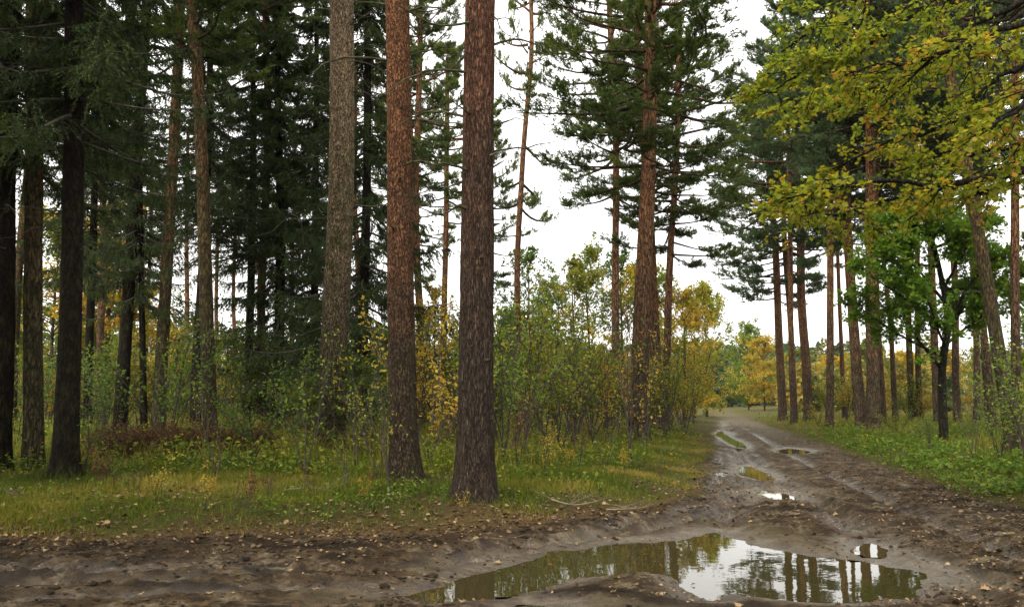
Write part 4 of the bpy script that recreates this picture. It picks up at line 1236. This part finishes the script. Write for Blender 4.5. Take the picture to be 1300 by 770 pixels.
S1 = dict(n=16, lp=4)
BUSH = dict(stems=7, n=18, lp=6, size=0.07, spread=0.38, H0=2.2)
for lab, bu, bv, H, sd, mt, wide, kw in [
    ('thin sapling with bright leaves between the black trunk and the brush pile', 108, 600, 1.5, 71, 'leaf_green', 1.0, S1),
    ('green leafy sapling in front of the grey pine, the tallest by the brush pile', 212, 572, 2.6, 72, 'leaf_green', 1.2, BUSH),
    ('small sapling with yellow leaves beside the black trunk', 140, 598, 0.9, 73, 'leaf_yg', 1.0, S1),
    ('bare stemmed sapling in front of the brush pile', 275, 610, 1.5, 74, 'leaf_yg', 0.8, dict(n=8, lp=2)),
    ('leafy sapling at the foot of the spruce skirt', 322, 585, 1.6, 75, 'leaf_green', 1.2, BUSH),
    ('slim sapling with pale green leaves in front of the grey tan trunk', 388, 604, 2.1, 71, 'leaf_green', 1.0, S1),
    ('sapling with lime leaves in front of the young pines', 452, 600, 2.0, 72, 'leaf_yg', 1.0, S1),
    ('thin bent sapling leaning on the foot of the orange trunk', 497, 628, 2.2, 73, 'leaf_yg', 0.8, dict(n=9, lp=2)),
    ('small twiggy sapling left of the orange trunk', 480, 612, 1.4, 74, 'leaf_yg', 1.0, S1),
    ('golden sapling between the orange and the dark brown trunks', 546, 590, 2.6, 75, 'leaf_gold', 1.1, BUSH),
    ('low golden sapling behind the dark brown trunk', 573, 582, 2.0, 71, 'leaf_gold', 1.0, S1),
    ('bright green sapling right of the dark brown trunk', 640, 590, 2.6, 72, 'leaf_green', 1.2, BUSH),
    ('pinkish brown leaved sapling at the edge of the thicket', 655, 598, 1.7, 73, 'leaf_brown', 1.0, S1),
    ('yellow green shrub in the thicket, nearest to the dark brown trunk', 668, 580, 3.0, 74, 'leaf_yg', 1.1, BUSH),
    ('tall stemmed shrub in the thicket under the leaning thin pine', 690, 572, 3.2, 75, 'leaf_green', 1.1, BUSH),
    ('yellow shrub in the middle of the thicket', 712, 578, 2.7, 71, 'leaf_yg', 1.1, BUSH),
    ('brown stemmed shrub of the thicket with many thin shoots', 728, 566, 3.2, 72, 'leaf_yg', 1.2, BUSH),
    ('green shrub of the thicket before the slim straight pine', 752, 562, 3.4, 73, 'leaf_yg', 1.2, BUSH),
    ('golden shrub at the foot of the slim straight pine', 772, 568, 2.4, 74, 'leaf_gold', 1.0, BUSH),
    ('rusty leaved sapling in front of the verge pine', 800, 590, 2.9, 75, 'leaf_brown', 0.9, S1),
    ('rusty yellow sapling hugging the verge pine', 818, 580, 2.6, 71, 'leaf_gold', 0.9, S1),
    ('yellow green shrub right behind the verge pine', 846, 556, 3.0, 72, 'leaf_yg', 1.1, BUSH),
    ('yellow shrub on the verge where the road narrows', 866, 548, 2.6, 73, 'leaf_gold', 1.1, BUSH),
    ('low green shrub on the verge beyond the golden shrub', 880, 540, 2.2, 74, 'leaf_yg', 1.1, BUSH),
    ('small yellow sapling in front of the thicket', 690, 605, 1.1, 73, 'leaf_gold', 1.0, S1),
    ('small red brown sapling in front of the thicket', 736, 600, 1.0, 74, 'leaf_brown', 1.0, S1),
    ('small lime sapling standing in the grass before the verge pine', 770, 605, 0.9, 75, 'leaf_yg', 1.0, S1),
    ('thin slanting sapling with a bare dark stem on the far verge', 1236, 585, 2.2, 71, 'leaf_green', 0.8, dict(n=8, lp=3)),
    ('green shrub below the dark slanting pine', 1270, 590, 1.5, 72, 'leaf_green', 1.2, BUSH),
    ('green shrub at the right border of the verge', 1305, 600, 2.2, 73, 'leaf_green', 1.2, BUSH),
    ('low green shrub beneath the little dark oak', 1180, 572, 0.9, 74, 'leaf_green', 1.3, BUSH),
    ('low shrub between the thick roadside pair and the little oak', 1140, 556, 1.2, 75, 'leaf_yg', 1.3, BUSH),
    ('small yellow shrub at the foot of the third roadside pine', 1040, 543, 1.2, 71, 'leaf_gold', 1.2, BUSH),
    ('tiny twiggy seedling with curled leaves at the foot of the dark brown trunk', 618, 640, 0.42, 72, 'leaf_brown', 1.0, S1),
    ('dead leaved seedling alone in the short grass', 345, 640, 0.5, 73, 'leaf_brown', 1.0, S1),
    ('sparse seedling in the grass before the orange trunk', 440, 622, 0.9, 74, 'leaf_yg', 1.0, dict(n=8, lp=3)),
    ('dark leaved sapling behind the brown pine trunk', 20, 570, 1.8, 75, 'leaf_green', 1.1, BUSH),
    ('dim green sapling left of the brush pile', 130, 560, 1.9, 71, 'leaf_green', 1.1, BUSH),
    ('dim yellow sapling under the olive pine', 250, 560, 2.0, 72, 'leaf_yg', 1.0, S1),
    ('tall dim sapling under the bright gap', 298, 555, 2.6, 73, 'leaf_yg', 1.0, S1),
    ('dim sapling deep below the short dark trunk', 160, 545, 2.4, 74, 'leaf_yg', 1.1, BUSH),
    ('dim sapling between the spruce skirt and the grey tan trunk', 372, 560, 2.3, 75, 'leaf_green', 1.1, BUSH),
    ('tall leafy shrub between the grey tan and the orange trunks', 470, 570, 2.6, 71, 'leaf_green', 1.0, BUSH),
    ('slim yellow shrub close behind the orange trunk', 530, 562, 3.2, 72, 'leaf_gold', .9, BUSH),
    ('green shrub deep behind the dark brown trunk', 590, 560, 3.2, 73, 'leaf_yg', 1.1, BUSH),
    ('green shrub glimpsed right of the dark brown trunk, deep in', 628, 558, 3.4, 74, 'leaf_green', 1.1, BUSH),
]:
    nm = 'shrub' if 'shrub' in lab else 'sapling'
    sapling(lab, bu, bv, H, sd, mt, group='shrubs of the undergrowth' if nm == 'shrub' else 'saplings of the undergrowth', wide=wide, name=nm, **kw)

def crowd(label, n, u0, u1, v0, v1, h0, h1, mats, seed, group):
    r_ = random.Random(seed)
    for k in range(n):
        bu = u0 + (u1 - u0) * (k + r_.random()) / n
        bv = v0 + (v1 - v0) * r_.random()
        sapling(label, round(bu), round(bv), h0 + (h1 - h0) * r_.random(), 71 + k % 5, mats[k % len(mats)], group=group, wide=1.15, name='shrub', **BUSH2)

BUSH2 = dict(stems=8, n=22, lp=8, size=0.10, spread=0.34, H0=3.2)
crowd('one of the many tall leafy shrubs crowding the thicket before the verge pine', 17, 632, 876, 539, 553, 1.9, 3.3, ['leaf_yg', 'leaf_yg', 'leaf_green', 'leaf_gold'], 3, 'crowded shrubs of the thicket')
crowd('one of the many dim leafy shrubs deep between the trunks of the left wood', 24, -20, 600, 538, 549, 1.7, 3.6, ['leaf_yg', 'leaf_green', 'leaf_yg', 'leaf_gold'], 4, 'shrubs deep in the left wood')
crowd('one of the many low shrubs under the pines across the road', 16, 1040, 1330, 527, 536, 1.4, 2.8, ['leaf_yg', 'leaf_gold', 'leaf_green'], 5, 'low shrubs under the roadside pines')

r_ = random.Random(9)
for k in range(26):
    u_, v_ = r_.uniform(100, 900), r_.uniform(592, 655)
    if u_ > 640: v_ = r_.uniform(585, 622)
    sapling('one of the small half withered seedlings dotted through the grass of the near verge', round(u_), round(v_), r_.uniform(.22, .55), 71 + k % 5, ['leaf_brown', 'leaf_gold', 'leaf_green'][k % 3],
            group='small seedlings in the near verge', wide=1.1, name='seedling', n=14, lp=4, size=.10)

# brown brush piles: dead twigs and withered leaves heaped up
def brush(label, bu, bv, W, H, seed):
    rg = R(seed)
    p = on_ground(bu, bv)
    o = thing('brush_pile', p, label, 'brush pile', 'brown brush piles')
    n = 260
    a = rg.uniform(0, 6.28, n)
    rr = np.sqrt(rg.uniform(0, 1, n)) * W
    b0 = np.stack([np.cos(a) * rr, np.sin(a) * rr * .7, rg.uniform(-.03, .3 * H, n)], -1)
    d = norm(np.stack([np.cos(a) + rg.normal(0, .5, n), np.sin(a) + rg.normal(0, .5, n), rg.uniform(.1, 1.3, n)], -1))
    L = rg.uniform(.35, 1.0, n) * H * (1.2 - .6 * rr / W)
    s = np.linspace(0, 1, 5)[None, :, None]
    P = b0[:, None] + d[:, None] * L[:, None, None] * s - np.array([0, 0, .35]) * L[:, None, None] * s ** 2 + rg.normal(0, .03, (n, 5, 3)) * s
    w_, l_ = MB(), MB()
    w_.add(*tubes(P, np.linspace(.007, .002, 5)[None].repeat(n, 0), 4))
    twiggy(w_, l_, P, .002, rg, 6, .28, 8, .05, 'diamond', .25, .25, .2, depth=1)
    link('twigs', w_.mesh('twigs', True), M['twig'], o)
    link('withered_leaves', l_.mesh('withered'), M['leaf_brown'], o)

brush('dark brown pile of dead brush below the short dark trunk', 186, 580, .85, 1.0, 5)
brush('fluffy brown pile of dead brush under the olive pine', 282, 574, .75, .85, 6)

# fallen branches
def fallen(label, pts, r, mat, seed):
    rg = R(seed)
    W = []
    for u, v in pts:
        q = on_ground(u, v)
        W.append(q + np.array([0, 0, r + rg.uniform(.01, .05)]))
    base = W[0].copy()
    P = limb_path([w_ - base for w_ in W], 5)
    mb = MB()
    mb.add(*tubes(P[None], np.linspace(r, r * .35, len(P))[None], 7))
    for k in range(5):
        i = rg.integers(1, len(P) - 1)
        d = norm(np.array([rg.normal(), rg.normal(), rg.uniform(.1, .8)]))
        q = P[i] + d * rg.uniform(.2, .5) * np.linspace(0, 1, 4)[:, None]
        mb.add(*tubes(q[None], np.linspace(r * .4, r * .15, 4)[None], 4))
    o = link('fallen_branch', mb.mesh('fallen_branch', True), M[mat], None, loc=tuple(base))
    tag(o, label, 'branch', 'fallen branches on the forest floor')

fallen('forked grey fallen branch in the grass near the spruce skirt', [(232, 590), (262, 584), (300, 586), (334, 580)], .025, 'twig_pale', 1)
fallen('long thin fallen branch lying before the brown brush piles', [(215, 604), (250, 592), (285, 600)], .02, 'twig', 2)
fallen('short fallen stick on the needles at the far left edge', [(-10, 622), (10, 630), (35, 634)], .02, 'twig', 3)
fallen('pale stick lying on bare needles near the road bend', [(700, 640), (730, 645), (762, 641)], .014, 'twig_pale', 4)
fallen('pale broken stick on the mud edge before the thicket', [(770, 650), (800, 652), (825, 646)], .012, 'twig_pale', 8)
fallen('thin fallen twig among leaves before the grey tan trunk', [(360, 628), (395, 622), (430, 630)], .012, 'twig_pale', 9)

# ------------------------------------------------------------------ ground cover (stuff)
def scatter(n, x0, x1, y0, y1, rg):
    """more points near the camera"""
    u = rg.uniform(0, 1, n)
    y = y0 * (y1 / y0) ** u
    x = rg.uniform(-1, 1, n) * 0.72 * y + 0.0
    k = (x > x0) & (x < x1)
    return x[k], y[k]

rg = R(500)
def grass(label, n, y0, y1, hmin, hmax, w0, dens, side, tone0, name='grass'):
    x, y = scatter(n, -60, 60, y0, y1, rg)
    sd = masks(x, y)
    xr_ = np.interp(y, [p_[1] for p_ in R_EDGE[::-1]], [p_[0] for p_ in R_EDGE[::-1]])
    right = x > xr_ - 1.0
    pr = np.maximum(ss(-0.05, 0.9, sd), ss(10.5, 13.5, y) * ss(-.15, .3, sd)) * dens(x, y, sd) * (1 - .75 * feet(x, y))
    keep = (rg.uniform(0, 1, len(x)) < pr) & (right if side > 0 else ~right)
    x, y, sd = x[keep], y[keep], sd[keep]
    z = ground(x, y)
    n = len(x)
    patch = fbm(x * .9, y * .9, 3, 200)
    h = (hmin + (hmax - hmin) * rg.uniform(0, 1, n) ** 1.6) * (0.75 + 0.6 * np.clip(patch, -1, 1)) * (0.45 + 0.55 * ss(0.1, 1.5, sd))
    a = rg.uniform(0, 6.28, n)
    sdv = np.stack([np.cos(a), np.sin(a), 0 * a], -1)
    b_ = rg.uniform(0, 6.28, n)
    lean = np.stack([np.cos(b_), np.sin(b_), 0 * b_], -1) * rg.uniform(.15, .9, n)[:, None] * h[:, None]
    ww = (w0 * (y / y0) ** 0.7 * rg.uniform(.6, 1.3, n))[:, None]
    P = np.stack([x, y, z - .01], -1)
    V = np.stack([P - sdv * ww, P + sdv * ww, P + sdv * ww * .7 + lean * .35 + np.array([0, 0, .6]) * h[:, None], P - sdv * ww * .7 + lean * .35 + np.array([0, 0, .6]) * h[:, None],
                  P + lean + np.array([0, 0, 1.0]) * h[:, None]], 1)
    i = np.arange(n)[:, None] * 5
    mb = MB()
    tone = np.clip(tone0(x, y, sd) + rg.normal(0, .13, n), 0, 1)
    mb.add(V, i + np.array([[0, 1, 2, 3]]), tone)
    mb.F.setdefault(3, []).append(i + np.array([[3, 2, 4]]))
    mb.T.setdefault(3, []).append(tone)
    o = link(name, mb.mesh(name), M['grass'])
    tag(o, label, 'grass', kind='stuff')

grass('short olive green grass under the pines with straw blades', 560000, 8.0, 34, .04, .19, .0035,
      lambda x, y, s: .22 + .78 * ss(-.25, .25, fbm(x * .9, y * .9, 3, 210)), -1, lambda x, y, s: .44 + .75 * fbm(x * .7, y * .9, 4, 215) + .30 * np.exp(-s / .7))
grass('lush green grass of the far verge of the road', 330000, 9.0, 60, .06, .24, .004,
      lambda x, y, s: .5 + .5 * ss(-.3, .1, fbm(x * .7, y * .7, 3, 220)), 1, lambda x, y, s: .30 + .25 * fbm(x * .5, y * .5, 3, 225) + .02 * np.clip(y - 18, 0, 20))
grass('tall straw coloured grass standing between the shrubs', 60000, 13, 60, .3, .75, .004,
      lambda x, y, s: ss(1.5, 4, s) * ss(-.1, .3, fbm(x * .4, y * .4, 3, 230)), -1, lambda x, y, s: .80 + 0 * x, name='tall_grass')
grass('pale dry grass under the roadside pines', 40000, 18, 70, .25, .6, .004,
      lambda x, y, s: ss(1.5, 4, s) * ss(-.1, .3, fbm(x * .4, y * .4, 3, 240)), 1, lambda x, y, s: .74 + 0 * x, name='tall_grass')

# broad leaved weeds
def weeds(label, n, y0, y1, side, size, hmax, lo, mat, name='weeds', dens=None, tone=.5):
    x, y = scatter(n, -60, 60, y0, y1, rg)
    sd = masks(x, y)
    xr_ = np.interp(y, [p_[1] for p_ in R_EDGE[::-1]], [p_[0] for p_ in R_EDGE[::-1]])
    right = x > xr_ - 1.0
    pt = ss(lo, lo + .35, fbm(x * .9, y * .9, 3, 250 + side)) * (ss(-.05, .6, sd) if side > 0 else ss(.15, 1.1, sd))
    keep = (rg.uniform(0, 1, len(x)) < pt) & (right if side > 0 else ~right)
    x, y = x[keep], y[keep]
    n = len(x)
    per = 6
    x, y = np.repeat(x, per) + rg.normal(0, .05, n * per), np.repeat(y, per) + rg.normal(0, .05, n * per)
    hh = np.repeat(rg.uniform(.3, 1, n) * hmax, per) * rg.uniform(.1, 1, n * per)
    P = np.stack([x, y, ground(x, y) + hh], -1)
    m_ = len(P)
    D = norm(np.stack([rg.normal(0, 1, m_), rg.normal(0, 1, m_), rg.normal(-.1, .4, m_)], -1))
    NN = norm(np.array([0, 0, 1.]) + rg.normal(0, .4, (m_, 3)))
    mb = MB()
    leaves(mb, P, D, NN, size * (1 + .02 * (y - y0)), 'oval', rg, np.repeat(tone + rg.normal(0, .15, n), per), .15)
    # stalks
    k = np.arange(0, m_, 3)
    q = P[k]
    g0 = q.copy(); g0[:, 2] -= hh[k]
    mb.add(*tubes(np.stack([g0, (g0 + q) / 2 + rg.normal(0, .01, q.shape), q], 1), np.full((len(q), 3), .0025), 3))
    o = link(name, mb.mesh(name), M[mat])
    tag(o, label, 'weeds', kind='stuff')

weeds('green leafy weeds covering the far verge of the road', 15000, 9.5, 34, 1, .085, .30, -.15, 'leaf_green')
weeds('small leafy weeds in the grass of the near verge and wood floor', 6500, 9.0, 30, -1, .05, .24, 0.05, 'leaf_green', tone=.45)
weeds('low seedlings and brambles between the shrubs of the wood', 14000, 12, 45, -1, .075, .6, -.1, 'leaf_yg')
weeds('knee high plants under the roadside pines', 6000, 20, 60, 1, .09, .55, -.1, 'leaf_yg')

# fallen leaves
def litter(label, n, y0, y1, size, prob, name='fallen_leaves'):
    x, y = scatter(n, -60, 60, y0, y1, rg)
    sd = masks(x, y)
    sp = pud_sd(x, y)
    keep = (rg.uniform(0, 1, len(x)) < prob(x, y, sd, sp))
    x, y, sp, sd = x[keep], y[keep], sp[keep], sd[keep]
    n = len(x)
    z = np.maximum(ground(x, y), WATER_Z) + .012 + rg.uniform(0, .03, n) * ss(.2, 1, sd)
    P = np.stack([x, y, z], -1)
    a = rg.uniform(0, 6.28, n)
    D = np.stack([np.cos(a), np.sin(a), rg.normal(0, .15, n)], -1)
    flat = (sp < .05)[:, None]
    NN = norm(np.array([0, 0, 1.]) + rg.normal(0, .30, (n, 3)) * np.where(flat, .1, 1))
    D[:, 2] = np.where(sp < .05, 0, D[:, 2])
    mb = MB()
    leaves(mb, P, D, NN, size, 'lobed', rg, .5 + .22 * fbm(x * .6, y * .6, 2, 260), .42)
    tag(link(name, mb.mesh(name), M['litter']), label, 'leaves', kind='stuff')

litter('brown and tan fallen oak leaves on grass, needles and mud', 42000, 5.0, 22, .066,
       lambda x, y, s, sp: (.035 + .05 * ss(1.5, 4.5, x) + .55 * np.exp(-((s - .35) / .7) ** 2) + (.30 + .35 * ss(0, .3, fbm(x * .5, y * .5, 2, 275))) * ss(.6, 2, s)) * (.35 + .9 * ss(-.2, .3, fbm(x * .8, y * .8, 3, 270))) * np.where(sp < .05, .04, 1))
litter('crumbs of leaves and bark trodden into the mud', 75000, 5.0, 16, .034,
       lambda x, y, s, sp: (.16 + .45 * ss(1.5, 4.5, x) + .55 * np.exp(-((s - .1) / .7) ** 2)) * ss(-.15, .35, fbm(x * 1.2, y * 1.2, 3, 280)) * np.where(sp < .02, .02, 1), name='leaf_litter')

# clods of mud
x, y = scatter(60000, -60, 60, 5.0, 18, rg)
sd, sp = masks(x, y), pud_sd(x, y)
k = (sd < .25) & (sp > .05) & (rg.uniform(0, 1, len(x)) < (.10 + .9 * np.exp(-((sd + .1) / .3) ** 2)) * (.05 + ss(0, .3, fbm(x * 1.6, y * 4.0, 3, 290))))
x, y = x[k], y[k]
n = len(x)
ico = np.array([(0, 0, 1), (.89, 0, .45), (.28, .85, .45), (-.72, .53, .45), (-.72, -.53, .45), (.28, -.85, .45), (.72, .53, -.45), (-.28, .85, -.45), (-.89, 0, -.45), (-.28, -.85, -.45), (.72, -.53, -.45), (0, 0, -1)])
icf = np.array([(0, 1, 2), (0, 2, 3), (0, 3, 4), (0, 4, 5), (0, 5, 1), (1, 6, 2), (2, 7, 3), (3, 8, 4), (4, 9, 5), (5, 10, 1), (6, 7, 2), (7, 8, 3), (8, 9, 4), (9, 10, 5), (10, 6, 1), (11, 7, 6), (11, 8, 7), (11, 9, 8), (11, 10, 9), (11, 6, 10)])
rad = .005 + .026 * rg.uniform(0, 1, n) ** 4
V = ico[None] * rad[:, None, None] * rg.uniform(.6, 1.4, (n, 12, 1)) * np.stack([rg.uniform(.8, 1.8, n), rg.uniform(.7, 1.3, n), rg.uniform(.4, .9, n)], -1)[:, None] + np.stack([x, y, ground(x, y) + rad * .2], -1)[:, None]
F = (icf[None] + np.arange(n)[:, None, None] * 12).reshape(-1, 3)
me = make_mesh('mud_clods', V.reshape(-1, 3), [F], {'mud': np.ones(len(V.reshape(-1, 3))), 'wet': np.full(n * 12, .1), 'churn': np.repeat(rg.uniform(.2, 1, n), 12), 'silt_pale': np.zeros(n * 12), 'litter': np.zeros(n * 12)})
tag(link('mud_clods', me, M['ground']), 'small dark clods of churned mud on the track', 'mud', kind='stuff')

# ------------------------------------------------------------------ far woods, read as one mass
def far_wood(label, spans, seed, leaf=0.5, mat='far'):
    rg = R(seed)
    mb = MB()
    for (x0, x1, y0, y1, h0, h1, tone, n) in spans:
        cx, cy = rg.uniform(x0, x1, n), rg.uniform(y0, y1, n)
        H = rg.uniform(h0, h1, n)
        per = 420
        u = rg.uniform(0, 1, n * per)
        th = rg.uniform(0, 6.28, n * per)
        W = np.repeat(H * rg.uniform(.16, .3, n), per) * np.sin(np.clip(u * .9 + .1, 0, 1) * math.pi) ** .6 * np.sqrt(rg.uniform(.05, 1, n * per))
        lump = 1 + .35 * np.sin(th * 3 + np.repeat(rg.uniform(0, 6, n), per) + u * 9)
        P = np.stack([np.repeat(cx, per) + np.cos(th) * W * lump, np.repeat(cy, per) + np.sin(th) * W * lump, u * np.repeat(H, per) + .3], -1)
        m_ = len(P)
        leaves(mb, P, rg.normal(0, 1, (m_, 3)), norm(rg.normal(0, 1, (m_, 3)) + np.array([0, 0, .5])), leaf, 'oval', rg, np.repeat(tone + rg.normal(0, .14, n), per), .1)
        b0 = np.stack([cx, cy, 0 * cx], -1)
        mb.add(*tubes(np.stack([b0, b0 + np.array([0, 0, 1.]) * H[:, None] * .8], 1), np.stack([H * .012, H * .005], 1), 5))
    tag(link('far_woods', mb.mesh('far_woods'), M[mat]), label, 'woods', kind='stuff')

far_wood('distant wood closing the view behind the left trees', [(-80, -2, 46, 68, 2.5, 6, .55, 110), (-95, 8, 72, 100, 7, 12, .45, 110), (-120, 10, 100, 150, 11, 17, .25, 90)], 900, .42)
far_wood('distant autumn wood beyond the roadside pines', [(24, 100, 66, 92, 2.0, 5.0, .62, 100), (38, 130, 95, 125, 6, 9, .62, 70), (40, 190, 170, 230, 10, 14, .35, 110)], 901, .5)
far_wood('bluish far wood at the end of the road', [(10, 110, 240, 300, 14, 20, .12, 110), (14, 90, 150, 190, 8, 12, .22, 110)], 902, 1.1)

# ------------------------------------------------------------------ the air
bx = MB()
x0, x1, y0, y1, z0, z1 = -460, 460, -95, 700, -1.6, 32
V = [(x0, y0, z0), (x1, y0, z0), (x1, y1, z0), (x0, y1, z0), (x0, y0, z1), (x1, y0, z1), (x1, y1, z1), (x0, y1, z1)]
bx.add(V, [(0, 3, 2, 1), (4, 5, 6, 7), (0, 1, 5, 4), (1, 2, 6, 5), (2, 3, 7, 6), (3, 0, 4, 7)])
hz = link('haze', bx.mesh('haze'))
m = bpy.data.materials.new('haze')
m.use_nodes = True
t = m.node_tree
t.nodes.clear()
om = t.nodes.new('ShaderNodeOutputMaterial')
pv = t.nodes.new('ShaderNodeVolumePrincipled')
pv.inputs['Color'].default_value = (0.93, 0.96, 1.0, 1)
pv.inputs['Density'].default_value = 0.00012
t.links.new(pv.outputs[0], om.inputs['Volume'])
hz.data.materials.append(m)
tag(hz, kind='stuff')
